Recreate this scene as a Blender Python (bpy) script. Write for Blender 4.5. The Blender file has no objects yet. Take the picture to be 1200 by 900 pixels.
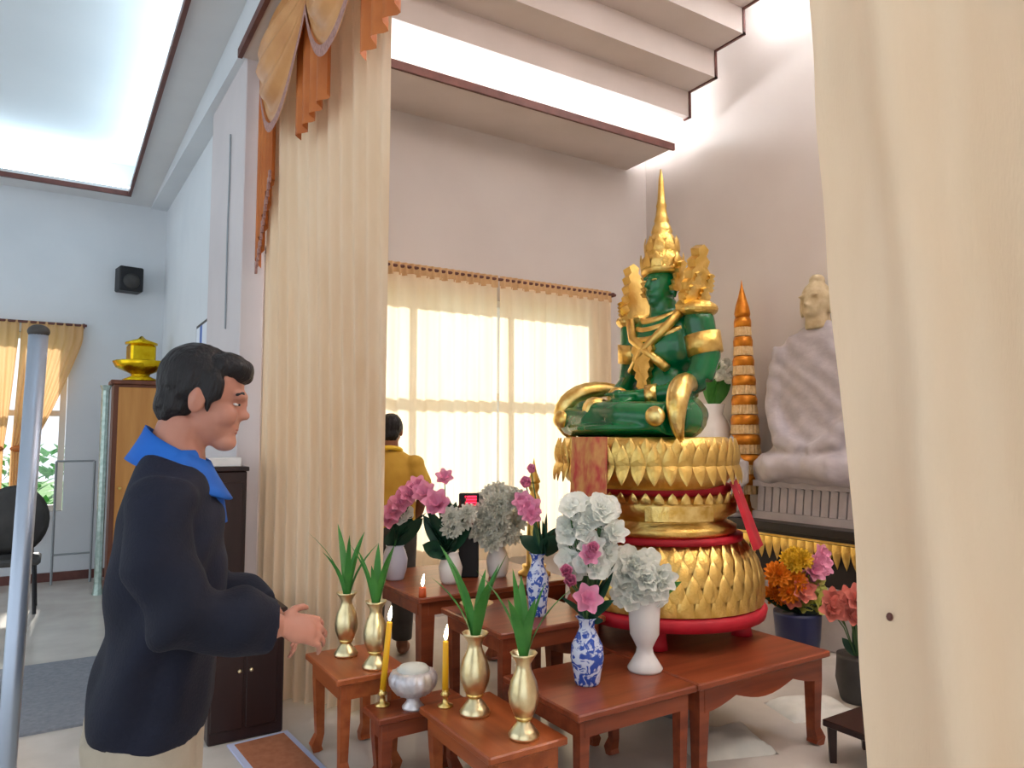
import bpy, bmesh, math, random
from mathutils import Vector, Matrix, noise
random.seed(7)
C = bpy.context.scene.collection
PI = math.pi
def R(d): return math.radians(d)

# ------------------------------------------------------------------ camera
cam = bpy.data.objects.new('camera', bpy.data.cameras.new('camera'))
C.objects.link(cam)
cam.data.sensor_width = 36.0
cam.data.lens = 25.2
cam.data.clip_start = 0.05
cam.location = (0, 0, 1.5)
cam.rotation_euler = (R(90) + math.atan(62/840), 0, -R(32.3))
bpy.context.scene.camera = cam

# ------------------------------------------------------------------ sky, sun, exposure
w = bpy.data.worlds.new('world'); bpy.context.scene.world = w
w.use_nodes = True
bg = w.node_tree.nodes['Background']
bg.inputs['Color'].default_value = (0.86, 0.93, 1.0, 1)
bg.inputs['Strength'].default_value = 1.15
sun = bpy.data.objects.new('sun', bpy.data.lights.new('sun', 'SUN'))
sun.data.energy = 5.2; sun.data.angle = R(3); sun.data.color = (1.0, 0.95, 0.85)
sun.rotation_euler = (R(-62), 0, R(-4))
C.objects.link(sun)
vs = bpy.context.scene.view_settings
vs.view_transform = 'Standard'; vs.look = 'None'; vs.gamma = 1; vs.use_curve_mapping = False
vs.exposure = 0.38

# ------------------------------------------------------------------ materials
def lin(c): return tuple(((v/255)/12.92 if v/255 <= .04045 else ((v/255+.055)/1.055)**2.4) for v in c)
MATS = {}
def mat(name, rgb, rough=.6, metal=0, spec=.4, rgb2=None, scale=8, bump=0, bscale=60, detail=4, stretch=None, trans=0, sss=0):
    m = bpy.data.materials.new(name); m.use_nodes = True
    nt = m.node_tree; p = nt.nodes['Principled BSDF']
    p.inputs['Base Color'].default_value = (*lin(rgb), 1)
    p.inputs['Roughness'].default_value = rough
    p.inputs['Metallic'].default_value = metal
    p.inputs['Specular IOR Level'].default_value = spec
    if sss:
        p.inputs['Subsurface Weight'].default_value = sss
        p.inputs['Subsurface Radius'].default_value = (.02, .008, .004)
        p.inputs['Subsurface Scale'].default_value = .5
    tc = None
    if rgb2 or bump:
        tc = nt.nodes.new('ShaderNodeTexCoord'); mp = nt.nodes.new('ShaderNodeMapping')
        nt.links.new(tc.outputs['Object'], mp.inputs[0])
        if stretch: mp.inputs['Scale'].default_value = stretch
    col_out = None
    if rgb2:
        n = nt.nodes.new('ShaderNodeTexNoise'); n.inputs['Scale'].default_value = scale; n.inputs['Detail'].default_value = detail
        nt.links.new(mp.outputs[0], n.inputs['Vector'])
        r = nt.nodes.new('ShaderNodeValToRGB'); r.color_ramp.elements[0].position = .32; r.color_ramp.elements[1].position = .68
        r.color_ramp.elements[0].color = (*lin(rgb), 1); r.color_ramp.elements[1].color = (*lin(rgb2), 1)
        nt.links.new(n.outputs['Fac'], r.inputs[0]); nt.links.new(r.outputs[0], p.inputs['Base Color'])
        col_out = r.outputs[0]
    if bump:
        n2 = nt.nodes.new('ShaderNodeTexNoise'); n2.inputs['Scale'].default_value = bscale; n2.inputs['Detail'].default_value = 3
        nt.links.new(mp.outputs[0], n2.inputs['Vector'])
        b = nt.nodes.new('ShaderNodeBump'); b.inputs['Strength'].default_value = bump; b.inputs['Distance'].default_value = .01
        nt.links.new(n2.outputs['Fac'], b.inputs['Height']); nt.links.new(b.outputs[0], p.inputs['Normal'])
    if trans:
        t = nt.nodes.new('ShaderNodeBsdfTranslucent'); t.inputs[0].default_value = (*lin(rgb), 1)
        if col_out: nt.links.new(col_out, t.inputs[0])
        mx = nt.nodes.new('ShaderNodeMixShader'); mx.inputs[0].default_value = trans
        nt.links.new(p.outputs[0], mx.inputs[1]); nt.links.new(t.outputs[0], mx.inputs[2])
        nt.links.new(mx.outputs[0], nt.nodes['Material Output'].inputs[0])
    MATS[name] = m
    return m
def emit(name, rgb, s):
    m = bpy.data.materials.new(name); m.use_nodes = True
    p = m.node_tree.nodes['Principled BSDF']
    p.inputs['Base Color'].default_value = (*lin(rgb), 1)
    p.inputs['Emission Color'].default_value = (*lin(rgb), 1); p.inputs['Emission Strength'].default_value = s
    return m
def glassmat():
    m = bpy.data.materials.new('window_glass'); m.use_nodes = True; nt = m.node_tree
    g = nt.nodes.new('ShaderNodeBsdfGlossy'); g.inputs['Roughness'].default_value = .02
    t = nt.nodes.new('ShaderNodeBsdfTransparent'); mx = nt.nodes.new('ShaderNodeMixShader'); mx.inputs[0].default_value = .06
    nt.links.new(t.outputs[0], mx.inputs[1]); nt.links.new(g.outputs[0], mx.inputs[2])
    nt.links.new(mx.outputs[0], nt.nodes['Material Output'].inputs[0]); return m

m_hall = mat('hall_wall_paint', (222, 226, 230), .7, rgb2=(214, 219, 224), scale=1.5, bump=.05, bscale=90)
m_alc = mat('alcove_wall_paint', (212, 205, 200), .7, rgb2=(205, 197, 192), scale=1.2, bump=.05, bscale=90)
m_col = mat('column_paint', (214, 205, 205), .7, rgb2=(206, 198, 199), scale=2)
m_ceil = mat('ceiling_paint', (216, 205, 199), .75, rgb2=(208, 197, 190), scale=2)
m_hceil = mat('hall_ceiling_paint', (222, 222, 222), .75, rgb2=(216, 216, 217), scale=2)
m_tray = mat('tray_ceiling_paint', (232, 238, 242), .8, rgb2=(226, 233, 238), scale=1)
m_trim = mat('brown_trim_wood', (112, 68, 60), .5, rgb2=(92, 54, 48), scale=10)
m_floor = mat('polished_floor', (206, 200, 192), .22, rgb2=(190, 184, 176), scale=3, detail=6)
m_carpet = mat('grey_carpet', (140, 143, 150), .95, rgb2=(124, 128, 136), scale=40, bump=.3, bscale=200)
m_stone = mat('grey_stone', (176, 170, 170), .6, rgb2=(160, 154, 156), scale=5)
m_frame = mat('window_frame_paint', (225, 220, 210), .5)
m_glass = glassmat()
m_led = emit('cove_light_tube', (245, 250, 255), 36)
m_fill = emit('added_fill_glow', (255, 236, 224), 19)  # glow of the panels added to brighten the alcove
m_led2 = emit('hall_cove_tube', (225, 245, 255), 8.5)
m_curt = mat('cream_curtain_cloth', (240, 217, 188), .85, rgb2=(232, 205, 172), scale=6, bump=.12, bscale=240, stretch=(1, 1, .15), trans=.18)
m_head = mat('curtain_heading_cloth', (222, 186, 140), .85, rgb2=(208, 168, 122), scale=6, trans=.2)
m_sheer = mat('window_curtain_cloth', (252, 238, 212), .85, rgb2=(248, 228, 196), scale=6, stretch=(1, 1, .1), trans=.62)
m_sheer2 = mat('hall_window_curtain_cloth', (244, 208, 160), .85, rgb2=(236, 194, 142), scale=6, stretch=(1, 1, .1), trans=.5)
m_val = mat('gold_valance_satin', (216, 158, 98), .42, rgb2=(194, 132, 74), scale=5, bump=.1, bscale=120, trans=.05)
m_val2 = mat('orange_jabot_satin', (206, 122, 58), .5, rgb2=(184, 100, 44), scale=5, trans=.05)
m_fringe = mat('mauve_fringe', (186, 142, 130), .8, rgb2=(150, 106, 98), scale=60)
m_wood = mat('red_brown_wood', (148, 74, 44), .32, rgb2=(112, 50, 30), scale=5, stretch=(.35, 4, 4), detail=6, bump=.04, bscale=40)
m_wood2 = mat('orange_brown_wood', (176, 96, 52), .3, rgb2=(144, 70, 36), scale=5, stretch=(4, .35, 4), detail=6)
m_woodd = mat('dark_wood', (46, 26, 24), .35, rgb2=(34, 18, 18), scale=5, stretch=(3, 3, .4))
m_cab = mat('honey_wood', (214, 150, 78), .4, rgb2=(196, 130, 62), scale=5, stretch=(3, 3, .3))
m_cabs = mat('cabinet_side_wood', (126, 72, 48), .5, rgb2=(104, 58, 38), scale=5, stretch=(3, 3, .3))
m_gold = mat('gold_leaf', (238, 206, 126), .36, 1, rgb2=(216, 176, 90), scale=14, bump=.35, bscale=55)
m_goldp = mat('pale_gold', (248, 224, 150), .3, 1, rgb2=(222, 182, 92), scale=20, bump=.25, bscale=70)
m_yg = mat('yellow_gold', (240, 204, 40), .25, 1, rgb2=(214, 170, 20), scale=12, bump=.25, bscale=40)
m_brass = mat('pale_brass', (240, 226, 184), .32, 1, rgb2=(222, 202, 150), scale=16, bump=.1, bscale=60)
m_jade = mat('green_glaze', (0, 112, 56), .2, 0, .6, rgb2=(0, 84, 50), scale=5)
m_red = mat('red_cloth', (190, 22, 44), .55, rgb2=(160, 14, 34), scale=8)
m_redb = mat('red_brocade', (186, 66, 58), .6, rgb2=(206, 150, 84), scale=26, detail=2, stretch=(1, 1, .5))
m_navy = mat('navy_jacket_cloth', (17, 22, 44), .8, rgb2=(12, 16, 34), scale=6, bump=.2, bscale=160)
m_blue = mat('blue_shirt_cloth', (28, 104, 200), .7, rgb2=(22, 88, 178), scale=9)
m_beige = mat('beige_trouser_cloth', (184, 172, 154), .85, rgb2=(170, 158, 140), scale=10, bump=.1, bscale=120)
m_yellow = mat('yellow_shirt_cloth', (206, 166, 66), .8, rgb2=(190, 148, 54), scale=8)
m_skin = mat('skin', (198, 140, 118), .5, rgb2=(186, 126, 106), scale=10, sss=.15)
m_skin2 = mat('tan_skin', (140, 92, 68), .55, rgb2=(128, 82, 60), scale=10)
m_hair = mat('black_hair', (24, 18, 22), .5, rgb2=(14, 10, 13), scale=40, bump=.5, bscale=140, stretch=(1, 1, .3))
m_eye = mat('eye_white', (225, 220, 215), .3); m_dark = mat('dark_iris', (30, 20, 16), .3)
m_lip = mat('lip', (170, 98, 88), .5)
m_white = mat('white_ceramic', (232, 230, 228), .25, rgb2=(222, 220, 218), scale=6)
def bluewhite():
    m = mat('blue_and_white_porcelain', (232, 236, 244), .2)
    nt = m.node_tree; p = nt.nodes['Principled BSDF']
    tc = nt.nodes.new('ShaderNodeTexCoord'); n = nt.nodes.new('ShaderNodeTexNoise'); n.inputs['Scale'].default_value = 26; n.inputs['Detail'].default_value = 2; n.inputs['Distortion'].default_value = 1.6
    r = nt.nodes.new('ShaderNodeValToRGB'); e = r.color_ramp.elements
    e[0].position = .46; e[0].color = (*lin((52, 84, 176)), 1); e[1].position = .54; e[1].color = (*lin((206, 216, 238)), 1)
    nt.links.new(tc.outputs['Object'], n.inputs['Vector']); nt.links.new(n.outputs['Fac'], r.inputs[0]); nt.links.new(r.outputs[0], p.inputs['Base Color'])
    return m
m_bw = bluewhite()
m_leaf = mat('fresh_green_leaf', (78, 148, 66), .45, rgb2=(54, 124, 52), scale=12, trans=.2)
m_leafd = mat('dark_green_leaf', (34, 76, 54), .5, rgb2=(24, 58, 44), scale=12)
m_stem = mat('green_stem', (70, 104, 60), .6)
m_pink = mat('pink_petal', (252, 186, 214), .6, rgb2=(244, 166, 202), scale=20, trans=.25)
m_wpet = mat('white_petal', (252, 253, 248), .6, rgb2=(244, 247, 238), scale=20, trans=.3)
m_cpet = mat('cream_grey_petal', (238, 238, 228), .65, rgb2=(226, 226, 214), scale=20, trans=.25)
m_coral = mat('coral_petal', (232, 150, 136), .6, rgb2=(220, 130, 118), scale=20)
m_orange = mat('orange_petal', (240, 150, 40), .6); m_yel = mat('yellow_petal', (238, 200, 60), .6); m_lime = mat('lime_petal', (202, 204, 110), .6)
m_wax = mat('yellow_wax', (236, 178, 30), .45, sss=.2); m_waxr = mat('orange_red_wax', (206, 92, 48), .45)
m_flame = emit('candle_flame', (255, 236, 190), 14)
m_silver = mat('silver_pot_metal', (240, 236, 238), .4, .6, rgb2=(190, 186, 192), scale=20, bump=.3, bscale=40)
m_pole = mat('silver_pole_metal', (176, 188, 206), .35, .6)
m_black = mat('black_plastic', (26, 26, 30), .5); m_blackw = mat('black_lacquer', (40, 34, 34), .4, rgb2=(30, 26, 26), scale=6)
m_grey = mat('grey_metal', (150, 156, 160), .5, .3)
m_darkgrey = mat('dark_grey_vinyl', (70, 68, 66), .6, rgb2=(54, 52, 52), scale=8)
m_relief = mat('pale_lilac_plaster', (184, 178, 182), .8, rgb2=(170, 164, 170), scale=9, bump=.4, bscale=24)
m_reliefh = mat('beige_plaster', (200, 184, 150), .7, rgb2=(172, 152, 116), scale=14)
m_chatra = mat('orange_gold_paint', (216, 140, 40), .4, .5, rgb2=(194, 114, 24), scale=20)
m_cream = mat('cream_fringe', (224, 196, 150), .7, rgb2=(206, 170, 116), scale=40)
m_mirror = mat('pale_green_mosaic', (190, 206, 198), .2, .5, rgb2=(150, 172, 164), scale=30)
m_mat1 = mat('terracotta_mat', (176, 116, 84), .9, rgb2=(160, 100, 70), scale=30)
m_matb = mat('pale_blue_border', (184, 192, 222), .9)
m_ledred = emit('red_led', (255, 40, 70), 2.2)
m_grass = mat('grass', (96, 150, 70), .9, rgb2=(70, 120, 52), scale=3)
m_picw = mat('picture_print_white', (232, 238, 248), .5); m_picb = mat('picture_print_blue', (70, 110, 190), .5)
m_cloth = mat('pale_grey_cloth', (214, 214, 206), .9, rgb2=(196, 198, 192), scale=8)

# ------------------------------------------------------------------ mesh helpers
def new(): return bmesh.new()
def link(name, me, m, parent=None, smooth=False, loc=None, rot=None):
    o = bpy.data.objects.new(name, me)
    if m and not me.materials: me.materials.append(m)
    C.objects.link(o)
    if parent: o.parent = parent
    if loc: o.location = loc
    if rot: o.rotation_euler = rot
    if smooth:
        for p in me.polygons: p.use_smooth = True
    return o
def obj(name, bm, m, parent=None, smooth=False, loc=None, rot=None):
    me = bpy.data.meshes.new(name)
    bmesh.ops.recalc_face_normals(bm, faces=bm.faces)
    bm.to_mesh(me); bm.free()
    return link(name, me, m, parent, smooth, loc, rot)
def box(bm, c, s, rz=0, bevel=0, M=None):
    r = bmesh.ops.create_cube(bm, size=1)
    T = Matrix.Translation(c) @ Matrix.Rotation(rz, 4, 'Z') @ Matrix.Diagonal((*s, 1))
    if M: T = M @ T
    bmesh.ops.transform(bm, matrix=T, verts=r['verts'])
    if bevel:
        es = list({e for v in r['verts'] for e in v.link_edges})
        bmesh.ops.bevel(bm, geom=es, offset=bevel, segments=1, affect='EDGES')
def bb(bm, a, b, bevel=0):
    box(bm, [(a[i]+b[i])/2 for i in range(3)], [abs(b[i]-a[i]) for i in range(3)], 0, bevel)
def ell(bm, c, r, seg=20, rings=12, M=None):
    q = bmesh.ops.create_uvsphere(bm, u_segments=seg, v_segments=rings, radius=1)
    T = Matrix.Translation(c) @ (M if M else Matrix()) @ Matrix.Diagonal((*(r if hasattr(r, '__len__') else (r, r, r)), 1))
    bmesh.ops.transform(bm, matrix=T, verts=q['verts'])
def tube(bm, pts, rad, seg=10, cap=True, sq=None):
    pts = [Vector(p) for p in pts]; n = len(pts)
    if not hasattr(rad, '__len__'): rad = [rad]*n
    rings = []; prev = None
    for i in range(n):
        d = (pts[min(i+1, n-1)] - pts[max(i-1, 0)]).normalized()
        if prev is None:
            a = d.cross(Vector((0, 0, 1)))
            if a.length < .05: a = d.cross(Vector((1, 0, 0)))
            a.normalize()
        else:
            a = (prev - d*prev.dot(d)).normalized()
        prev = a; b = d.cross(a)
        k = sq if sq else 1
        rings.append([bm.verts.new(pts[i] + (a*math.cos(t)*rad[i] + b*math.sin(t)*rad[i]*k)) for t in [2*PI*j/seg for j in range(seg)]])
    for i in range(n-1):
        for j in range(seg):
            bm.faces.new((rings[i][j], rings[i][(j+1) % seg], rings[i+1][(j+1) % seg], rings[i+1][j]))
    if cap:
        bm.faces.new(rings[0][::-1]); bm.faces.new(rings[-1])
def lathe(bm, prof, seg=24, c=(0, 0, 0), sx=1, sy=1, lobes=0, amp=0):
    rings = []
    for r, z in prof:
        ring = []
        for j in range(seg):
            t = 2*PI*j/seg
            k = r*(1 + (amp*math.cos(lobes*t) if lobes else 0))
            ring.append(bm.verts.new((c[0]+k*sx*math.cos(t), c[1]+k*sy*math.sin(t), c[2]+z)))
        rings.append(ring)
    for i in range(len(rings)-1):
        for j in range(seg):
            bm.faces.new((rings[i][j], rings[i][(j+1) % seg], rings[i+1][(j+1) % seg], rings[i+1][j]))
    bm.faces.new(rings[0][::-1]); bm.faces.new(rings[-1])
def loft(bm, secs, seg=28, pw=2.3):
    # secs: z, xback, xfront, halfwidth
    rings = []
    for z, xb, xf, hw in secs:
        cx = (xb+xf)/2; rx = (xf-xb)/2; ring = []
        for j in range(seg):
            t = 2*PI*j/seg; c, s = math.cos(t), math.sin(t)
            ring.append(bm.verts.new((cx+rx*math.copysign(abs(c)**(2/pw), c), hw*math.copysign(abs(s)**(2/pw), s), z)))
        rings.append(ring)
    for i in range(len(rings)-1):
        for j in range(seg):
            bm.faces.new((rings[i][j], rings[i][(j+1) % seg], rings[i+1][(j+1) % seg], rings[i+1][j]))
    bm.faces.new(rings[0][::-1]); bm.faces.new(rings[-1])
def plate(bm, outline, th, M=None):
    # outline in local (x,z); extruded along y by thickness th
    a = [bm.verts.new((x, -th/2, z)) for x, z in outline]; b = [bm.verts.new((x, th/2, z)) for x, z in outline]
    n = len(a)
    bm.faces.new(a); bm.faces.new(b[::-1])
    for i in range(n): bm.faces.new((a[i], b[i], b[(i+1) % n], a[(i+1) % n]))
    if M: bmesh.ops.transform(bm, matrix=M, verts=a+b)
def vox(name, bm, size, m, parent=None, smooth=4, fn=None, loc=None, rot=None):
    bmesh.ops.recalc_face_normals(bm, faces=bm.faces)
    me = bpy.data.meshes.new('tmp'); bm.to_mesh(me); bm.free()
    t = bpy.data.objects.new('tmp', me); C.objects.link(t)
    md = t.modifiers.new('r', 'REMESH'); md.mode = 'VOXEL'; md.voxel_size = size; md.use_smooth_shade = True
    s = t.modifiers.new('s', 'SMOOTH'); s.iterations = smooth; s.factor = .5
    dg = bpy.context.evaluated_depsgraph_get(); dg.update()
    out = bpy.data.meshes.new_from_object(t.evaluated_get(dg), depsgraph=dg)
    bpy.data.objects.remove(t); bpy.data.meshes.remove(me)
    if fn:
        nn = [v.normal.copy() for v in out.vertices]
        for v, q in zip(out.vertices, nn): v.co += q*fn(v.co)
    out.name = name; out.materials.clear()
    return link(name, out, m, parent, True, loc, rot)
def tag(o, label=None, cat=None, group=None, kind=None):
    if label: o['label'] = label
    if cat: o['category'] = cat
    if group: o['group'] = group
    if kind: o['kind'] = kind
    return o
def thing(name, label, cat, loc=(0, 0, 0), rz=0, group=None):
    o = bpy.data.objects.new(name, None); o.empty_display_size = .1; C.objects.link(o)
    o.location = loc; o.rotation_euler = (0, 0, rz)
    return tag(o, label, cat, group)
def struct(name, bm, m, parent=None, smooth=False):
    o = obj(name, bm, m, parent, smooth)
    if not parent: o['kind'] = 'structure'
    return o
def copypart(o, parent, loc=None, rot=None, scale=None):
    c = o.copy(); C.objects.link(c); c.parent = parent
    if loc is not None: c.location = loc
    if rot is not None: c.rotation_euler = rot
    if scale is not None: c.scale = scale
    return c
def B(a, b, bevel=0):
    bm = new(); bb(bm, a, b, bevel); return bm

# ================================================================== STRUCTURE
HC = 4.12          # hall ceiling
struct('floor', B((-6, -3, -.12), (5.3, 9.2, 0)), m_floor)
# alcove back wall with window opening X 1.5..4.36, z .6..2.74
W = (1.5, 4.36, .6, 2.74)
bm = new()
bb(bm, (1.04, 5.5, 0), (W[0], 5.65, 5.6)); bb(bm, (W[1], 5.5, 0), (5.3, 5.65, 5.6))
bb(bm, (W[0], 5.5, 0), (W[1], 5.65, W[2])); bb(bm, (W[0], 5.5, W[3]), (W[1], 5.65, 5.6))
struct('wall_back', bm, m_alc)
struct('wall_right', B((5.15, -2.5, 0), (5.3, 5.5, 5.6)), m_alc)
struct('wall_front', B((1.35, -2.65, 0), (5.3, -2.5, 5.6)), m_alc)
# hall far wall with a window X -.72..0.06
V = (-.74, .07, .72, 2.6)
bm = new()
bb(bm, (-6, 9, 0), (V[0], 9.15, 4.7)); bb(bm, (V[1], 9, 0), (1.1, 9.15, 4.7))
bb(bm, (V[0], 9, 0), (V[1], 9.15, V[2])); bb(bm, (V[0], 9, V[3]), (V[1], 9.15, 4.7))
struct('wall_hall_back', bm, m_hall)
struct('wall_hall_side', B((.97, 5.65, 0), (1.1, 9, 4.7)), m_hall)
struct('trim_column', B((.9, 4.5, 0), (1.04, 5.65, 4.7), .006), m_col)
# beam over the side wall, tapering toward the far wall
bm = new()
pr = [(.8, 9, 4.10), (1.1, 9, 4.10), (1.1, 9, 4.7), (.8, 9, 4.7)]
pn = [(.86, 4.5, 3.86), (1.1, 4.5, 3.86), (1.1, 4.5, 4.7), (.86, 4.5, 4.7)]
pf = [(.86, -2.6, 3.86), (1.3, -2.6, 3.86), (1.3, -2.6, 4.7), (.86, -2.6, 4.7)]
pn2 = [(.86, 4.5, 3.86), (1.3, 4.5, 3.86), (1.3, 4.5, 4.7), (.86, 4.5, 4.7)]
for A_, B_ in ((pr, pn), (pn2, pf)):
    a = [bm.verts.new(p) for p in A_]; b = [bm.verts.new(p) for p in B_]
    bm.faces.new(a); bm.faces.new(b[::-1])
    for i in range(4): bm.faces.new((a[i], a[(i+1) % 4], b[(i+1) % 4], b[i]))
struct('trim_beam', bm, m_hall)
# underside board of the beam by the curtain with brown edge strip
bm = new(); bb(bm, (.87, -2.6, 3.84), (1.3, 4.5, 3.86)); struct('trim_beam_underside', bm, m_ceil)
bm = new(); bb(bm, (.845, -2.6, 3.83), (.872, 4.5, 3.885)); struct('trim_beam_edge', bm, m_trim)
# hall ceiling with cove opening X -5..0.58, Y -2.2..8.6
CX, CY = .57, 8.62
bm = new()
bb(bm, (CX, -3, HC), (.9, 9, HC+.06)); bb(bm, (-6, CY, HC), (CX, 9, HC+.06))
bb(bm, (-6, -3, HC), (-5, CY, HC+.06)); bb(bm, (-5, -3, HC), (CX, -2.2, HC+.06))
struct('ceiling', bm, m_hceil)
bm = new(); bb(bm, (-6, -3, 4.56), (.95, 9.1, 4.64)); struct('ceiling_tray', bm, m_tray)
bm = new()
bb(bm, (CX-.03, -2.2, HC-.03), (CX, CY, HC+.02)); bb(bm, (-5, CY-.03, HC-.03), (CX, CY, HC+.02))
struct('trim_cove_edge', bm, m_trim)
bm = new()
bb(bm, (CX+.1, -2.1, HC+.07), (CX+.15, 8.5, HC+.11)); bb(bm, (-5, CY+.1, HC+.07), (CX, CY+.15, HC+.11))
tag(obj('cove_light', bm, m_led2), 'white cove light strip hidden around the hall ceiling recess', 'ceiling light')
struct('baseboard_hall', B((-6, 8.97, 0), (.97, 9.0, .09)), m_trim)
# alcove: soffit, stepped ceiling
struct('ceiling_soffit', B((1.04, 4.85, 4.26), (4.88, 5.5, 4.33)), m_ceil)
struct('trim_soffit_edge', B((1.04, 4.825, 4.245), (4.90, 4.85, 4.31)), m_trim)
EX = 4.86
bm = new()
prof = [(4.66, 4.48), (4.60, 4.48), (4.60, 4.72), (4.28, 4.72), (4.28, 4.97), (3.96, 4.97), (3.96, 5.2), (3.6, 5.2), (3.6, 5.4), (-1.6, 5.4), (-1.6, 4.9), (-2.5, 4.9), (-2.5, 5.5), (4.66, 5.5)]
for ya, yb, zb in ((4.60, 4.66, 4.48), (4.28, 4.60, 4.72), (3.96, 4.28, 4.97), (3.6, 3.96, 5.2), (-1.6, 3.6, 5.4), (-2.5, -1.6, 4.9)):
    bb(bm, (1.31, ya, zb), (EX, yb, 5.5))
struct('ceiling_stepped', bm, m_ceil)
bm = new()
for (y0, z0), (y1, z1) in zip(prof[:9], prof[1:10]):
    bb(bm, (EX-.002, min(y0, y1)-.012, min(z0, z1)-.012), (EX+.022, max(y0, y1)+.012, max(z0, z1)+.012))
struct('trim_stepped_edge', bm, m_trim)
struct('ceiling_upper', B((1.04, -2.6, 5.5), (5.3, 5.65, 5.6)), m_alc)
struct('wall_left_upper', B((1.1, -2.6, 4.2), (1.31, 5.5, 5.6)), m_alc)
tag(obj('cove_light', B((1.3, 5.0, 4.34), (4.85, 5.06, 4.40)), m_led), 'bright white cove tube behind the soffit edge above the window', 'ceiling light')
tag(obj('cove_light', B((4.90, -2.0, 5.30), (4.94, 3.9, 5.34)), m_led), 'white tube in the gap between stepped ceiling and right wall', 'ceiling light')

for k, (x, y) in enumerate(((1.9, -.7), (3.7, -.7), (1.9, 1.1), (3.7, 1.1))):  # unseen glowing panels, added overhead to light the alcove more from the front
    t = thing('added_fill_panel', 'added unseen square fill panel brightening the alcove, %s, %s' % ('farther from the window' if y < 0 else 'nearer the window', 'beside the curtain beam' if x < 3 else 'beside the right wall'), 'ceiling light', (x, y, 5.4), 0, 'added alcove fill panels')
    obj('frame', B((-.33, -.33, -.05), (.33, .33, 0), .004), m_frame, t); obj('diffuser', B((-.3, -.3, -.056), (.3, .3, -.05)), m_fill, t)
# windows
def window(name, x0, x1, z0, z1, y, cols, transom):
    f = new(); t = .06; x0 += .004; x1 -= .004; z0 += .004; z1 -= .004
    bb(f, (x0, y, z0), (x0+t, y+.08, z1)); bb(f, (x1-t, y, z0), (x1, y+.08, z1))
    bb(f, (x0+t, y, z0), (x1-t, y+.08, z0+t)); bb(f, (x0+t, y, z1-t), (x1-t, y+.08, z1))
    xs = [x0+(x1-x0)*i/cols for i in range(cols+1)]
    for x in xs[1:-1]: bb(f, (x-.035, y+.002, z0+t), (x+.035, y+.078, z1-t))
    bb(f, (x0+t, y+.004, transom-.03), (x1-t, y+.076, transom+.03))
    o = struct(name, f, m_frame)
    for i in range(cols):
        for a_, b_ in ((z0, transom), (transom, z1)):
            obj('pane', B((xs[i]+.03, y+.035, a_+.03), (xs[i+1]-.03, y+.043, b_-.03)), m_glass, o)
window('window_1', *W, 5.53, 3, 1.86)
window('window_2', *V, 9.04, 2, 1.75)

# outdoors seen through the glass
struct('ground', B((-14, 9.15, -.2), (16, 30, -.05)), m_grass)
def bush(x, y, h, label):
    t = thing('bush', label, 'bush', (x, y, -.05))
    f = new(); 
    for i in range(260):
        p = Vector((random.gauss(0, .33), random.gauss(0, .33), h*(.25+.7*random.random())))
        M = Matrix.Translation(p) @ Matrix.Rotation(random.random()*6, 4, 'Z') @ Matrix.Rotation(random.uniform(-.9, .9), 4, 'X')
        vs_ = [f.verts.new(M @ Vector(q)) for q in ((0, 0, 0), (.06, .07, .01), (0, .2, 0), (-.06, .07, .01))]
        f.faces.new(vs_)
    tag(obj('foliage', f, m_leaf, t), kind='stuff')
    s = new(); tube(s, [(0, 0, 0), (0, 0, h*.6)], [.04, .02]); obj('stem', s, m_cabs, t)
bush(-.35, 10.6, 1.5, 'green bush outside seen low through the far window')
bush(.75, 12.6, 1.3, 'paler green bush outside the far window, farther right')

# ================================================================== CURTAINS
def drape(name, p0, p1, z0, z1, folds, amp, m, parent=None, nu=None, nz=14, gather=None, seed=0, lean=0, crease=0, low=None):
    bm = new(); p0 = Vector(p0); p1 = Vector(p1); d = p1-p0; L = d.length; nrm = Vector((-d.y, d.x))/L
    nu = nu or int(folds*8); g = []
    for k in range(nz+1):
        v = k/nz; z = z0+(z1-z0)*v; row = []
        if low:
            q = min(1, max(0, (z-1.0)/2.7)); q = q*q*(3-2*q); e = Vector(low).lerp(p1, q); d = e-p0; L = d.length; nrm = Vector((-d.y, d.x))/L
        for i in range(nu+1):
            u = i/nu
            uu = gather(u, v) if gather else u
            ph = 2*PI*folds*u + .9*noise.noise(Vector((u*folds*.6, v*1.2, seed)))
            a = amp*(.55+.45*noise.noise(Vector((u*folds*.35, v*.8, seed+9)))+.25)
            off = a*(math.sin(ph)+.25*math.sin(2*ph+1))*(1-.35*v)
            if crease: off += crease*(noise.noise(Vector((u*5, v*9, seed+3)))+.6*noise.noise(Vector((u*11+v*4, v*14, seed+5))))
            p = p0 + d*(uu + lean*(1-v)/L) + nrm*off
            row.append(bm.verts.new((p.x, p.y, z)))
        g.append(row)
    for k in range(nz):
        for i in range(nu): bm.faces.new((g[k][i], g[k][i+1], g[k+1][i+1], g[k+1][i]))
    return obj(name, bm, m, parent, True)

t = thing('curtain', 'tall cream curtain hanging by the column under the gold valance', 'curtain', (0, 0, 0))
drape('panel', (1.02, 4.40), (1.13, 2.76), .02, 3.84, 11, .035, m_curt, t, seed=1, low=(1.52, 3.70), nz=24)
obj('rail', B((1.03, 2.7, 3.78), (1.07, 4.4, 3.82)), m_trim, t)
t = thing('curtain', 'large cream curtain close to the camera with a brown spot', 'curtain', (0, 0, 0))
drape('panel', (1.30, .955), (1.36, -1.3), .02, 3.84, 9, .035, m_curt, t, nz=70, nu=150, seed=4, lean=-.0, crease=.03,
      gather=lambda u, v: u + (1-u)*(.065*(1-v)+.02*math.sin(v*5)*.3))
bm = new(); ell(bm, (0, 0, 0), (.006, .006, .008), 10, 6)
obj('brown_spot', bm, m_trim, t, True, (1.322, .776, 1.166))
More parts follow.
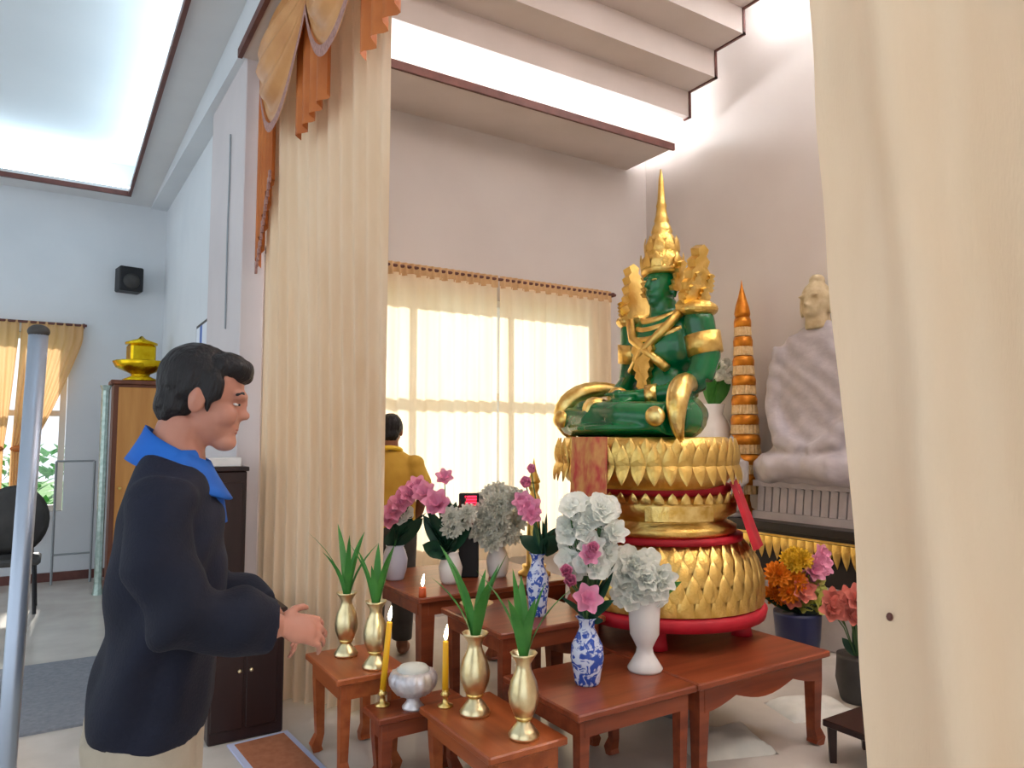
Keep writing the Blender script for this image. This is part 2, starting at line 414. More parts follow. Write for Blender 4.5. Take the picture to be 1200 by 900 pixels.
# alcove window curtain (two halves)
for (a, b, lab, sd) in (((1.32, 5.38), (3.25, 5.38), 'backlit cream curtain half on the left of the altar room window', 2),
                        ((3.275, 5.38), (4.56, 5.38), 'backlit cream curtain half on the right of the altar room window', 3)):
    t = thing('window_curtain', lab, 'curtain', (0, 0, 0), 0, 'altar room window curtains')
    drape('panel', a, b, .45, 2.84, (b[0]-a[0])*8, .026, m_sheer, t, seed=sd)
    drape('heading', a, b, 2.82, 2.93, (b[0]-a[0])*16, .016, m_head, t, nz=3, seed=sd)
def rod(x0, x1, y, yw, z, label):
    t = thing('curtain_rod', label, 'curtain rod', (0, 0, 0))
    bm = new(); tube(bm, [(x0, y, z), (x1, y, z)], .014); obj('rod', bm, m_trim, t)
    for x in (x0+.03, x1-.03): obj('bracket', B((x-.012, y-.01, z-.02), (x+.012, yw, z+.02)), m_trim, t)
rod(1.25, 4.62, 5.39, 5.5, 2.9, 'brown rod carrying the backlit altar room window curtains')
# hall window tied curtains
def tied2(xt0, xt1, xb0, xb1, lab, sd):
    t = thing('window_curtain', lab, 'curtain', (0, 0, 0), 0, 'tied curtains of the hall window')
    def g(u, v):
        k = min(1, max(0, (v-.42)/.5)); k = k**.8
        a = xb0+(xt0-xb0)*k; b = xb1+(xt1-xb1)*k
        return ((a+(b-a)*u)-xt0)/(xt1-xt0)
    drape('panel', (xt0, 8.9), (xt1, 8.9), .45, 2.70, 7, .03, m_sheer2, t, gather=g, nz=30, seed=sd)
    bm = new(); ell(bm, ((xb0+xb1)/2, 8.9, 1.38), (abs(xb1-xb0)*.55, .05, .035)); obj('tieback', bm, m_val2, t, True)
tied2(-.36, .19, -.40, -.24, 'peach curtain gathered inward on the right half of the far hall window', 11)
tied2(-1.0, -.38, -.62, -.46, 'peach curtain gathered on the left half of the far hall window', 12)
rod(-1.05, .22, 8.9, 9.0, 2.69, 'brown rod above the far hall window')

# valance: swags, jabots and the tail
t = thing('valance', 'gold satin swagged valance with mauve fringe and orange tails along the beam', 'valance', (0, 0, 0))
def swag(y0, y1, zt, drop, x):
    bm = new(); fr = new(); g = []; nu, nv = 26, 22
    for k in range(nv+1):
        v = k/nv; row = []
        for i in range(nu+1):
            u = i/nu; s = math.sin(PI*u)
            sag = .30+.70*s**.9
            z = zt - drop*v*sag
            bulge = .10*s*math.sin(PI*min(1, v*.9+.1)) + .018*math.sin(v*26+1.5*s)*(.4+.6*s)
            row.append(bm.verts.new((x-.02-bulge, y0+(y1-y0)*u, z)))
        g.append(row)
    for k in range(nv):
        for i in range(nu): bm.faces.new((g[k][i], g[k][i+1], g[k+1][i+1], g[k+1][i]))
    obj('swag', None or bm, m_val, t, True)
    pts = []
    for i in range(nu+1):
        u = i/nu; s = math.sin(PI*u); pts.append((x-.03-.03*s, y0+(y1-y0)*u, zt-drop*(.30+.70*s**.9)))
    for i in range(nu):
        a, b = Vector(pts[i]), Vector(pts[i+1])
        vs_ = [fr.verts.new(q) for q in (a, b, b-Vector((.0, 0, .055)), a-Vector((0, 0, .055)))]
        fr.faces.new(vs_)
    obj('fringe', fr, m_fringe, t)
def jabot(y0, y1, zt, za, zb, x, m=m_val2):
    bm = new(); g = []; nu, nv = 24, 10
    for k in range(nv+1):
        v = k/nv; row = []
        for i in range(nu+1):
            u = i/nu; zend = za+(zb-za)*u
            row.append(bm.verts.new((x+.025*math.sin(u*26), y0+(y1-y0)*u, zt+(zend-zt)*v)))
        g.append(row)
    for k in range(nv):
        for i in range(nu): bm.faces.new((g[k][i], g[k][i+1], g[k+1][i+1], g[k+1][i]))
    return obj('jabot', bm, m, t, True)
YS = [4.36, 3.42, 2.48, 1.54, .6]
for i in range(4):
    swag(YS[i], YS[i+1], 3.82, .60, .98)
for y in YS[1:4]:
    jabot(y-.22, y+.26, 3.8, 3.10, 3.05, 1.0)
jabot(4.16, 4.44, 3.8, 3.0, 2.52, .985)
bm = new()
for i in range(14):
    u = i/13; box(bm, (.975, 4.16+.28*u, 3.0-.48*u), (.012, .022, .07))
obj('tail_fringe', bm, m_fringe, t)
bm = new(); bb(bm, (.965, .5, 3.79), (1.0, 4.42, 3.84)); obj('pelmet_board', bm, m_val, t)

# ================================================================== TABLES
def table(name, label, x0, x1, y0, y1, h, leg=.055, apron=.07, m=m_wood, th=.03, wavy=False, group='red brown altar tables', top_m=None):
    cx, cy = (x0+x1)/2, (y0+y1)/2; w_, d_ = x1-x0, y1-y0
    t = thing(name, label, 'table', (cx, cy, 0), 0, group)
    bm = new(); box(bm, (0, 0, h-th/2), (w_, d_, th), 0, .006); obj('tabletop', bm, top_m or m, t)
    i = .025
    def apr(L, horiz, s):
        bm = new(); n = 16; z1 = h-th
        out = []
        for k in range(n+1):
            u = k/n; q = apron*(1.0 if not wavy else (.75+.45*abs(math.cos(PI*2*u))))
            out.append((-L/2+L*u, z1-q))
        out += [(L/2, z1), (-L/2, z1)]
        if horiz: M = Matrix.Translation((0, s*(d_/2-i-.012), 0))
        else: M = Matrix.Translation((s*(w_/2-i-.012), 0, 0)) @ Matrix.Rotation(PI/2, 4, 'Z')
        plate(bm, out, .02, M); obj('apron', bm, m, t)
    for s in (-1, 1):
        apr(w_-2*i-leg, True, s); apr(d_-2*i-leg, False, s)
    for sx in (-1, 1):
        for sy in (-1, 1):
            bm = new(); px, py = sx*(w_/2-i-leg/2), sy*(d_/2-i-leg/2)
            k = leg/2
            tube(bm, [(px, py, h-th), (px, py, h-th-apron*1.2), (px-sx*.006, py-sy*.006, .08), (px+sx*.008, py+sy*.008, .03), (px, py, 0)], [k*1.25, k*1.2, k*.95, k*1.25, k*1.15], 4)
            bmesh.ops.rotate(bm, cent=(px, py, 0), matrix=Matrix.Rotation(PI/4, 3, 'Z'), verts=bm.verts)
            obj('leg', bm, m, t)
    return t
table('altar_table', 'small orange brown table at left holding two brass vases, beside the long curtain', 1.06, 1.40, 3.09, 3.56, .45, m=m_wood2)
table('altar_table', 'low red brown stool table holding the silver bowl, behind the frontmost table', 1.17, 1.60, 2.885, 3.075, .33)
table('altar_table', 'frontmost low wooden table holding a candle and two brass vases', 1.34, 1.69, 2.27, 2.86, .36, m=m_wood2)
table('altar_table', 'long low table in front holding the blue and white vase and the white vase', 1.70, 2.335, 2.22, 2.77, .45)
table('altar_table', 'low table with scalloped apron carrying the gilded pedestal', 2.345, 3.26, 2.22, 3.44, .45, leg=.07, apron=.09, wavy=True)
table('altar_table', 'middle step table behind the front vases, holding the rear blue vase', 1.71, 2.32, 2.80, 3.40, .62)
table('altar_table', 'tallest rear table carrying the flower arrangements before the window', 1.62, 2.62, 3.47, 4.33, .66, leg=.09)

# ================================================================== GILDED PEDESTAL
PX, PY = 2.74, 2.95
ped = thing('gilded_pedestal', 'gilded lotus pedestal with red trim standing on the scalloped table', 'pedestal', (PX, PY, .45))
def petalmesh(name, w_, h_, t_, m):
    bm = new(); n = 5; rows = []
    for k in range(n+1):
        v = k/n; ww = w_*math.sin(PI*(.28+.72*v)) ** .7 if v < 1 else .0
        ww = w_*(1-v**2.4) + .001
        bul = t_*math.sin(PI*(.15+.75*v))
        rows.append([bm.verts.new((bul*.35, -ww/2, h_*v)), bm.verts.new((bul, 0, h_*v)), bm.verts.new((bul*.35, ww/2, h_*v))])
    for k in range(n):
        for i in range(2): bm.faces.new((rows[k][i], rows[k][i+1], rows[k+1][i+1], rows[k+1][i]))
    me = bpy.data.meshes.new(name); bm.to_mesh(me); bm.free(); me.materials.append(m)
    for p in me.polygons: p.use_smooth = True
    return me
def petals(parent, me, n, rx, ry, z, tilt, c=(0, 0), flip=False, ph=0, name='lotus_petal'):
    for i in range(n):
        t = 2*PI*(i+ph)/n
        o = bpy.data.objects.new(name, me); C.objects.link(o); o.parent = parent
        o.location = (c[0]+rx*math.cos(t), c[1]+ry*math.sin(t), z)
        nx, ny = math.cos(t)/rx, math.sin(t)/ry
        a = math.atan2(ny, nx)
        o.rotation_euler = (0, (tilt if not flip else PI-tilt), a) if not flip else (PI, -tilt, a)
LX = .12     # lower body sits a little behind the upper lotus
z0 = -.45
def LZ(z): return z-.45
bm = new(); lathe(bm, [(.47, LZ(.555)), (.525, LZ(.56)), (.535, LZ(.605)), (.51, LZ(.625)), (.47, LZ(.625))], 40, (LX, 0, 0)); obj('red_rim', bm, m_red, ped, True)
bm = new(); lathe(bm, [(.49, LZ(.60)), (.505, LZ(.68)), (.49, LZ(.78)), (.45, LZ(.88)), (.40, LZ(.95)), (.37, LZ(.97))], 40, (LX, 0, 0)); obj('lower_bulb', bm, m_gold, ped, True)
pm = petalmesh('lotus_petal', .088, .13, .022, m_gold)
for k, (r_, z_, tl) in enumerate(((.507, .63, -3), (.510, .70, -8), (.498, .77, -16), (.470, .835, -26))):
    petals(ped, pm, 38, r_, r_, LZ(z_), R(tl), (LX, 0), ph=.5*(k % 2))
bm = new(); lathe(bm, [(.42, LZ(.955)), (.42, LZ(.985)), (.37, LZ(.99))], 40, (LX, 0, 0)); obj('red_band', bm, m_red, ped, True)
bm = new(); lathe(bm, [(.36, LZ(.98)), (.40, LZ(1.0)), (.40, LZ(1.03)), (.345, LZ(1.06)), (.35, LZ(1.07)), (.40, LZ(1.10)), (.41, LZ(1.17)), (.37, LZ(1.19)), (.36, LZ(1.21))], 40, (LX-.02, 0, 0)); obj('drum', bm, m_gold, ped, True)
fm = petalmesh('fringe_leaf', .05, .055, .012, m_goldp)
petals(ped, fm, 40, .415, .415, LZ(1.165), R(8), (LX-.02, 0), name='fringe_leaf')
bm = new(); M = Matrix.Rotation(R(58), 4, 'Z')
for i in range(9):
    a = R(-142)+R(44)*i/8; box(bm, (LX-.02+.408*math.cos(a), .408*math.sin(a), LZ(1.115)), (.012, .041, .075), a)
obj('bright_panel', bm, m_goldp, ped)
bm = new(); lathe(bm, [(.37, LZ(1.20)), (.385, LZ(1.215)), (.385, LZ(1.245)), (.37, LZ(1.25))], 40, (LX-.03, 0, 0)); obj('red_neck', bm, m_red, ped, True)
UA, UB = .44, .50
bm = new(); lathe(bm, [(.78, LZ(1.235)), (.9, LZ(1.26)), (1, LZ(1.32)), (1.02, LZ(1.38)), (.98, LZ(1.46)), (.93, LZ(1.495)), (.9, LZ(1.5))], 48, (-.02, 0, 0), UA, UB); obj('upper_lotus', bm, m_gold, ped, True)
pm2 = petalmesh('lotus_petal', .072, .115, .022, m_gold)
petals(ped, pm2, 40, UA*1.0, UB*1.0, LZ(1.38), R(0), (-.02, 0)); petals(ped, pm2, 40, UA*1.01, UB*1.01, LZ(1.345), R(4), (-.02, 0), ph=.5)
petals(ped, pm2, 40, UA*1.0, UB*1.0, LZ(1.375), R(14), (-.02, 0), flip=True, ph=.5)
for a in (50, 140, 230, 320):
    bm = new(); x, y = LX+.40*math.cos(R(a-10)), .40*math.sin(R(a-10))
    lathe(bm, [(.055, LZ(.452)), (.05, LZ(.48)), (.045, LZ(.52)), (.055, LZ(.56))], 14, (x, y, 0)); obj('leg', bm, m_red, ped, True)
# brocade banner down the front and red sash behind
def hang(name, m, parent, phi0, phi1, zt, zb, out, cx, ax, by, n=10, k=12):
    bm = new(); g = []
    for j in range(k+1):
        v = j/k; row = []
        for i in range(n+1):
            u = i/n; a = R(phi0+(phi1-phi0)*u)
            o_ = 1 + .012*math.sin(u*12) + out(v)
            row.append(bm.verts.new((cx+ax*o_*math.cos(a), by*o_*math.sin(a), LZ(zt+(zb-zt)*v))))
        g.append(row)
    for j in range(k):
        for i in range(n): bm.faces.new((g[j][i], g[j][i+1], g[j+1][i+1], g[j+1][i]))
    o = obj(name, bm, m, parent, True)
    return o
hang('front_banner', m_redb, ped, 177, 203, 1.5, .92, lambda v: .07+.06*v, -.02, UA, UB)
hang('red_sash', m_red, ped, -75, -35, 1.27, .93, lambda v: .02+.30*v, LX-.02, .40, .40)

# ================================================================== SEATED STATUE (green with gold regalia), local +x = front, placed facing -X
st = thing('seated_statue', 'seated green Buddha statue in gold regalia with tall gold crown, on gilded pedestal', 'statue', (PX, PY, 1.51), PI)
bm = new()
TX = -.15
ell(bm, (TX+.02, 0, .11), (.22, .27, .13)); ell(bm, (TX+.01, 0, .28), (.135, .17, .17)); ell(bm, (TX, 0, .50), (.155, .235, .20)); ell(bm, (TX-.01, 0, .60), (.13, .25, .10))
tube(bm, [(TX, 0, .62), (TX+.01, 0, .76)], [.085, .075], 14)
for s in (-1, 1):
    ell(bm, (TX, s*.255, .615), (.085, .08, .085))
    tube(bm, [(TX, s*.255, .62), (TX-.02, s*.285, .42), (TX+.02, s*.275, .30)], [.085, .08, .072], 14)
    tube(bm, [(TX+.02, s*.275, .30), (TX+.18, s*.20, .215), (.14, s*.05, .20)], [.072, .056, .042], 14)
    ell(bm, (.16, s*.02, .195+.02*s), (.075, .085, .026))
    for k in range(4):
        tube(bm, [(.13+.028*k, 0, .20+.02*s), (.135+.028*k, -s*.10, .20+.02*s)], [.014, .010], 8)
    tube(bm, [(.20, s*.03, .21), (.205, s*.005, .245)], [.015, .011], 8)
    # thigh, knee, crossed shin, foot
    tube(bm, [(TX+.02, s*.16, .10), (.10, s*.36, .085), (.20, s*.40, .085)], [.125, .11, .09], 16)
    tube(bm, [(.21, s*.40, .08), (.28, s*.12, .085+.02*s), (.25, -s*.16, .10+.03*s)], [.085, .07, .055], 14)
    ell(bm, (.21, -s*.24, .135+.03*s), (.05, .11, .035))
ell(bm, (.1, 0, .035), (.30, .44, .05))
ell(bm, (TX+.02, 0, .86), (.098, .085, .115)); ell(bm, (TX+.055, 0, .80), (.062, .068, .075)); ell(bm, (TX+.083, 0, .748), (.03, .035, .026))
tube(bm, [(TX+.108, 0, .88), (TX+.132, 0, .822)], [.012, .02], 10); ell(bm, (TX+.108, 0, .785), (.018, .034, .013))
for s in (-1, 1):
    ell(bm, (TX+.095, s*.038, .885), (.022, .028, .010)); ell(bm, (TX+.005, s*.09, .82), (.02, .014, .06))
vox('body', bm, .010, m_jade, st, 4)
for s in (-1, 1):
    bm = new(); ell(bm, (TX+.112, s*.037, .866), (.008, .022, .006)); obj('eye', bm, m_goldp, st, True)
# crown
bm = new()
lathe(bm, [(.098, .905), (.118, .915), (.12, .945), (.108, .96), (.115, .975), (.113, 1.0), (.092, 1.02), (.098, 1.04), (.092, 1.065), (.072, 1.085), (.078, 1.10), (.07, 1.125), (.055, 1.145), (.06, 1.16), (.05, 1.19), (.038, 1.21), (.042, 1.225), (.032, 1.26), (.026, 1.30), (.030, 1.31), (.022, 1.34), (.018, 1.40), (.014, 1.47), (.003, 1.53)], 28, (TX+.01, 0, 0), lobes=14, amp=.03)
cr = obj('crown', bm, m_gold, st, True)
cm = petalmesh('crown_leaf', .06, .085, .012, m_gold)
petals(cr, cm, 12, .116, .116, .94, R(2), (TX+.01, 0), name='crown_leaf'); petals(cr, cm, 10, .094, .094, 1.04, R(-4), (TX+.01, 0), name='crown_leaf')
# flame-shaped ornaments
def flame(h, w_, n=5):
    pts = []
    for i in range(n+1):
        u = i/n; pts.append((-w_/2*(1-u)**.7, h*u))
        if i < n: pts.append((-w_/2*(1-u)**.7-.012, h*u+.6*h/n))
    left = pts; right = [(-x, z) for x, z in pts[::-1]][1:]
    return left+right
for s in (-1, 1):
    bm = new(); plate(bm, flame(.17, .10), .03, Matrix.Translation((TX+.0, s*.112, .80)) @ Matrix.Rotation(s*R(-12), 4, 'X'))
    obj('ear_ornament', bm, m_goldp, st)
    bm = new()
    plate(bm, flame(.37, .19, 6), .06, Matrix.Translation((TX, s*.215, .66)) @ Matrix.Rotation(s*R(-10), 4, 'X'))
    ell(bm, (TX, s*.26, .675), (.11, .095, .05))
    so = obj('shoulder_ornament', bm, m_gold, st)
    for k in range(4):
        b2 = new(); plate(b2, flame(.10, .06, 4), .02, Matrix.Translation((TX+.075-.05*k, s*(.25), .70+.08*(k % 2))) @ Matrix.Rotation(s*R(-22), 4, 'X')); obj('flame_leaf', b2, m_goldp, so)
    # armband, bracelets, knee plate
    bm = new(); tube(bm, [(TX-.010, s*.268, .54), (TX-.02, s*.284, .43)], [.098, .094], 18); obj('armband', bm, m_gold, st, True)
    bm = new(); tube(bm, [(TX+.215, s*.16, .212), (TX+.25, s*.112, .207)], [.062, .06], 14); obj('bracelet', bm, m_goldp, st, True)
    bm = new()
    pts = [(.02+.24*math.sin(R(a))*.9, s*(.335+.13*math.sin(R(a))), .10+.17*math.cos(R(a))) for a in range(-50, 150, 12)]
    tube(bm, pts, [.012+.045*math.sin(PI*i/(len(pts)-1)) for i in range(len(pts))], 12); obj('knee_ornament', bm, m_goldp, st, True)
    bm = new(); ell(bm, (.30, s*.385, .09), (.035, .06, .05)); obj('knee_cap', bm, m_goldp, st, True)
    bm = new(); tube(bm, [(.25, -s*.10, .10+.03*s), (.235, -s*.17, .115+.03*s)], [.072, .068], 14); obj('anklet', bm, m_goldp, st, True)
bm = new()
for k, (r, z, rx, ry) in enumerate(((.022, .685, .105, .125), (.020, .655, .125, .165), (.018, .62, .142, .20))):
    pts = [(TX+rx*math.cos(R(a)), ry*math.sin(R(a)), z-.05*math.cos(R(a))*(1+k*.4)) for a in range(-100, 101, 10)]
    tube(bm, pts, r, 8)
obj('collar', bm, m_gold, st, True)
bm = new()
for pts in ([(TX+.08, .20, .66), (TX+.15, .10, .54), (TX+.155, -.02, .46), (TX+.125, -.14, .36)], [(TX+.08, -.20, .66), (TX+.15, -.10, .54), (TX+.155, .02, .46), (TX+.125, .14, .36)]):
    tube(bm, pts, .026, 10)
obj('sash', bm, m_gold, st, True)
bm = new(); plate(bm, flame(.30, .15, 6), .03, Matrix.Translation((TX+.155, -.01, .50)) @ Matrix.Rotation(PI, 4, 'Y') @ Matrix.Rotation(PI/2, 4, 'Z') @ Matrix.Rotation(R(0), 4, 'X')); obj('chest_plate', bm, m_gold, st)
bm = new(); lathe(bm, [(.15, .17), (.16, .185), (.16, .215), (.15, .23)], 28, (TX+.01, 0, 0), 1, 1.22); obj('belt', bm, m_goldp, st, True)

# ================================================================== PEOPLE
def hand(bm, wrist, fwd, side, up, L=.18, curl=.25, thumb=1):
    """palm, four fingers and thumb added to the body mesh: fwd, side (toward thumb), up are unit vectors"""
    wr, f, s, u = Vector(wrist), Vector(fwd).normalized(), Vector(side).normalized(), Vector(up).normalized()
    def P(a, b, c): return wr + f*a*L + s*b*L + u*c*L
    Mx = Matrix((f, s, u)).transposed().to_4x4()
    ell(bm, P(.27, 0, 0), (.30*L, .22*L, .085*L), 14, 8, Mx)
    for k, (b, ln) in enumerate(((.165, .40), (.055, .46), (-.055, .42), (-.16, .33))):
        a0 = .46; p0 = P(a0-.1, b, 0); p1 = P(a0+ln*.42, b*1.12, -curl*.10); p2 = P(a0+ln*.75, b*1.16, -curl*.34); p3 = P(a0+ln*.95, b*1.16, -curl*.62)
        tube(bm, [p0, p1, p2, p3], [.052*L, .047*L, .043*L, .034*L], 8)
    tube(bm, [P(.10, .15, -.02), P(.28, .30, -.07), P(.42, .36, -.10), P(.52, .37, -.14)], [.066*L, .058*L, .052*L, .040*L], 8)

def headparts(bm, M):
    def e(c, r): 
        b = new(); ell(b, c, r); bmesh.ops.transform(b, matrix=M, verts=b.verts)
        me = bpy.data.meshes.new('t'); b.to_mesh(me); b.free(); bm.from_mesh(me); bpy.data.meshes.remove(me)
    e((-.006, 0, .030), (.092, .074, .086)); e((.030, 0, -.03), (.062, .058, .078)); e((.068, 0, -.090), (.030, .030, .024))
    e((.020, 0, -.055), (.055, .054, .045)); e((.070, 0, -.052), (.0245, .034, .032)); e((.084, 0, -.057), (.010, .021, .009)); e((.083, 0, -.067), (.009, .019, .008)); e((.078, 0, .022), (.020, .050, .014))
    e((.089, 0, .0), (.012, .010, .028)); e((.099, 0, -.021), (.014, .012, .012)); e((.092, 0, -.026), (.011, .017, .008)); e((.070, 0, -.068), (.022, .03, .022))
    for s in (-1, 1):
        e((.058, s*.034, -.03), (.030, .028, .028)); e((-.004, s*.074, -.008), (.020, .009, .032)); e((-.008, s*.078, -.004), (.008, .010, .022))

def person(label, loc, rz, J, cloth, cols, voxel):
    t = thing('person', label, 'person', loc, rz)
    b = new()
    hx, hz, pitch = J['head']
    M = Matrix.Translation((hx, 0, hz)) @ Matrix.Rotation(pitch, 4, 'Y')
    headparts(b, M)
    nb = M @ Vector((-.025, 0, -.05))
    tube(b, [nb, (J['neck'][0], 0, J['neck'][1]), (J['neck'][0]-.01, 0, J['neck'][1]-.08)], [.054, .057, .075], 16)
    loft(b, J['torso'], 24)
    for s in (-1, 1):
        a = J['arm_r' if s < 0 else 'arm_l']
        tube(b, a, [.055, .045, .040, .034, .027], 14)
        f = (Vector(a[-1])-Vector(a[-2])).normalized()
        side = Vector(J['thumb'][0 if s < 0 else 1]); side = (side - f*side.dot(f)).normalized()
        up = f.cross(side)
        if up.z < 0: up = -up
        hand(b, a[-1], f, side, up, .165, J.get('curl', .5))
        tube(b, [(J['hip'], s*.095, .88), (J['hip']+.015, s*.10, .48), (J['hip']-.01, s*.10, .10), (J['hip']-.01, s*.10, .05)], [.09, .06, .042, .04], 14)
        ell(b, (J['hip']+.055, s*.105, .032), (.125, .045, .032))
    body = vox('body', b, voxel, cols['skin'], t, 3)
    # hair
    h = new()
    for c, r in (((-.024, 0, .038), (.088, .083, .090)), ((.035, 0, .082), (.062, .068, .038)), ((.062, .0, .070), (.036, .054, .024)), ((-.052, 0, -.022), (.052, .066, .062))):
        ell(h, c, r)
    for s in (-1, 1):
        ell(h, (.018, s*.068, .028), (.030, .014, .040)); ell(h, (.022, s*.070, -.008), (.008, .008, .026))
    ho = vox('hair', h, .006, cols['hair'], t, 3, fn=lambda c: .004*noise.noise(Vector((c.x*60, c.y*60, c.z*25)))); ho.matrix_local = M
    for s in (-1, 1):
        q = new(); ell(q, (.0765, s*.031, .000), (.0072, .0115, .0034), 12, 8); o = obj('eye', q, m_eye, t, True); o.matrix_local = M
        q = new(); ell(q, (.0845, s*.031, .001), (.003, .0065, .0034), 10, 6); i_ = obj('iris', q, m_dark, o, True)
        q = new(); tube(q, [(.088, s*.016, .024), (.086, s*.034, .028), (.074, s*.050, .022)], [.004, .005, .003], 6); o = obj('eyebrow', q, cols['hair'], t, True); o.matrix_local = M
    q = new(); ell(q, (.0895, 0, -.0575), (.005, .018, .0042)); ell(q, (.0885, 0, -.0655), (.005, .016, .0045)); o = obj('lips', q, m_lip, t, True); o.matrix_local = M
    cloth(t, J)
    return t

# ---- man in the navy jacket
J1 = dict(head=(.050, 1.592, R(12)), neck=(.0, 1.50), hip=-.045, curl=.55,
    torso=[(.78, -.11, .03, .12), (.95, -.11, .06, .15), (1.10, -.105, .075, .15), (1.25, -.10, .09, .16), (1.34, -.08, .08, .155), (1.40, -.065, .055, .10), (1.46, -.05, .035, .06)],
    arm_r=[(-.01, -.165, 1.36), (.0, -.22, 1.24), (.055, -.235, 1.145), (.15, -.21, 1.115), (.235, -.170, 1.09)],
    arm_l=[(-.01, .165, 1.36), (.0, .22, 1.23), (.05, .225, 1.10), (.14, .18, 1.07), (.21, .10, 1.05)],
    thumb=((0, .6, .8), (0, -.6, .8)))
def cloth1(t, J):
    k = .93
    b = new()
    loft(b, [(.855, -.145, .085, .205), (.885, -.155, .09, .215), (.96, -.155, .092, .212), (1.14, -.138, .105, .205), (1.22, -.128, .112, .20), (1.33, -.112, .105, .195), (1.40, -.092, .085, .165), (1.445, -.078, .062, .115), (1.465, -.066, .05, .09)], 40)
    for s in (-1, 1):
        a = [Vector(p) for p in J['arm_r' if s < 0 else 'arm_l']]
        end = a[3].lerp(a[4], .82)
        ell(b, (a[0].x+.005, a[0].y*.90, a[0].z-.005), (.075, .08, .066))
        tube(b, [a[0]+Vector((0, s*.005, .0)), a[1], a[2]+Vector((-.005, 0, -.008)), a[3], end], [.066, .073, .074, .070, .060], 20)
    def folds(c):
        f = .0
        d = math.sin((c.x*.9 - c.z*.55 + .25*c.y)*55 + 2.5*noise.noise(c*5))
        wgt = (.4+.6*max(0, min(1, (1.30-c.z)/.3)))*max(.15, min(1, (c.z-.86)/.15))
        f += .016*wgt*d*max(0, noise.noise(c*4+Vector((3, 1, 7)))+.5)
        f += .010*noise.noise(Vector((c.x*9, c.y*9, c.z*4)))
        return f
    jk = vox('jacket', b, .009, m_navy, t, 7, folds)
    for v in jk.data.vertices:
        if v.co.z > 1.34: v.co.z -= .05*max(0, min(1, (v.co.x+.075)/.13))*(v.co.z-1.34)/.12*max(0, 1-abs(v.co.y)/.17)
    # blue shirt collar standing round the neck, falling to a V at the chest
    b = new(); g = []; n = 36
    for k_ in range(5):
        v = k_/4; row = []
        for i in range(n+1):
            a = -PI+2*PI*(i/n); a = a*.985
            fr = (1+math.cos(a))/2
            zt = 1.528-.085*fr**.9; zb = 1.452-.098*fr**1.1
            r = .062+.040*v**1.2 + .016*fr
            row.append(b.verts.new((-.008+r*math.cos(a)*1.02+.010*v*fr, r*.98*math.sin(a), zt+(zb-zt)*v)))
        g.append(row)
    for k_ in range(4):
        for i in range(n): b.faces.new((g[k_][i], g[k_][i+1], g[k_+1][i+1], g[k_+1][i]))
    o = obj('shirt_collar', b, m_blue, t, True)
    sm = o.modifiers.new('th', 'SOLIDIFY'); sm.thickness = .005
    b = new(); loft(b, [(1.33, -.095, .09, .165), (1.40, -.08, .068, .118), (1.445, -.068, .055, .085), (1.47, -.06, .05, .07)], 28); obj('shirt_yoke', b, m_blue, t, True)
    b = new(); loft(b, [(1.30, -.02, .112, .055), (1.38, -.02, .100, .06), (1.43, -.02, .074, .05)], 20); obj('shirt_front', b, m_blue, t, True)
    b = new()
    ell(b, (J['hip'], 0, .88), (.125, .18, .12))
    for s in (-1, 1):
        tube(b, [(J['hip'], s*.09, .88), (J['hip']+.018, s*.10, .50), (J['hip']-.01, s*.10, .10)], [.115, .088, .075], 18)
    vox('trousers', b, .012, m_beige, t, 4, lambda c: .006*math.sin(math.atan2(c.y, c.x)*7+c.z*4)*max(0, .85-c.z))
person('person in navy jacket and blue shirt facing the altar with hands held out', (.24, 1.84, 0), R(-15), J1, cloth1, dict(skin=m_skin, hair=m_hair), .0048)

# ---- man in yellow half hidden by the curtain
J2 = dict(head=(.03, 1.54, R(6)), neck=(.0, 1.42), hip=-.02, curl=.5,
    torso=[(.78, -.10, .09, .16), (.95, -.10, .085, .155), (1.10, -.095, .085, .15), (1.25, -.10, .10, .165), (1.31, -.085, .08, .17), (1.37, -.06, .05, .12), (1.42, -.05, .04, .06)],
    arm_r=[(-.01, -.175, 1.325), (-.01, -.215, 1.18), (.01, -.225, 1.06), (.08, -.20, .97), (.15, -.17, .90)],
    arm_l=[(-.01, .175, 1.325), (-.01, .215, 1.18), (.01, .225, 1.06), (.08, .20, .97), (.15, .17, .90)],
    thumb=((0, .8, .6), (0, -.8, .6)))
def cloth2(t, J):
    b = new()
    loft(b, [(.80, -.13, .12, .19), (.95, -.125, .115, .185), (1.12, -.12, .115, .18), (1.25, -.118, .115, .185), (1.32, -.10, .095, .18), (1.38, -.075, .065, .12), (1.41, -.065, .055, .075)], 32)
    for s in (-1, 1):
        a = [Vector(p) for p in J['arm_r' if s < 0 else 'arm_l']]
        ell(b, (a[0].x, a[0].y, a[0].z-.01), (.08, .07, .06))
        tube(b, [a[0]+Vector((0, -s*.02, 0)), a[1], a[1].lerp(a[2], .75)], [.072, .078, .082], 16)
    vox('shirt', b, .012, m_yellow, t, 4, lambda c: .008*noise.noise(c*8))
    b = new(); ell(b, (J['hip'], 0, .85), (.115, .17, .11))
    for s in (-1, 1): tube(b, [(J['hip'], s*.09, .85), (J['hip']+.015, s*.10, .48), (J['hip']-.01, s*.10, .10)], [.11, .085, .07], 16)
    vox('trousers', b, .015, m_darkgrey, t, 4)
    b = new(); tube(b, [(-.062*1+.0+.075*math.cos(a)+.055, .075*math.sin(a), 1.405-.02*math.cos(a)) for a in [2*PI*i/24 for i in range(24)]], .017, 8); 
    obj('shirt_collar', b, m_yel, t, True)
person('person in yellow shirt with short black hair, half behind the tall cream curtain', (2.0, 4.78, .0), R(60), J2, cloth2, dict(skin=m_skin2, hair=m_hair), .008)

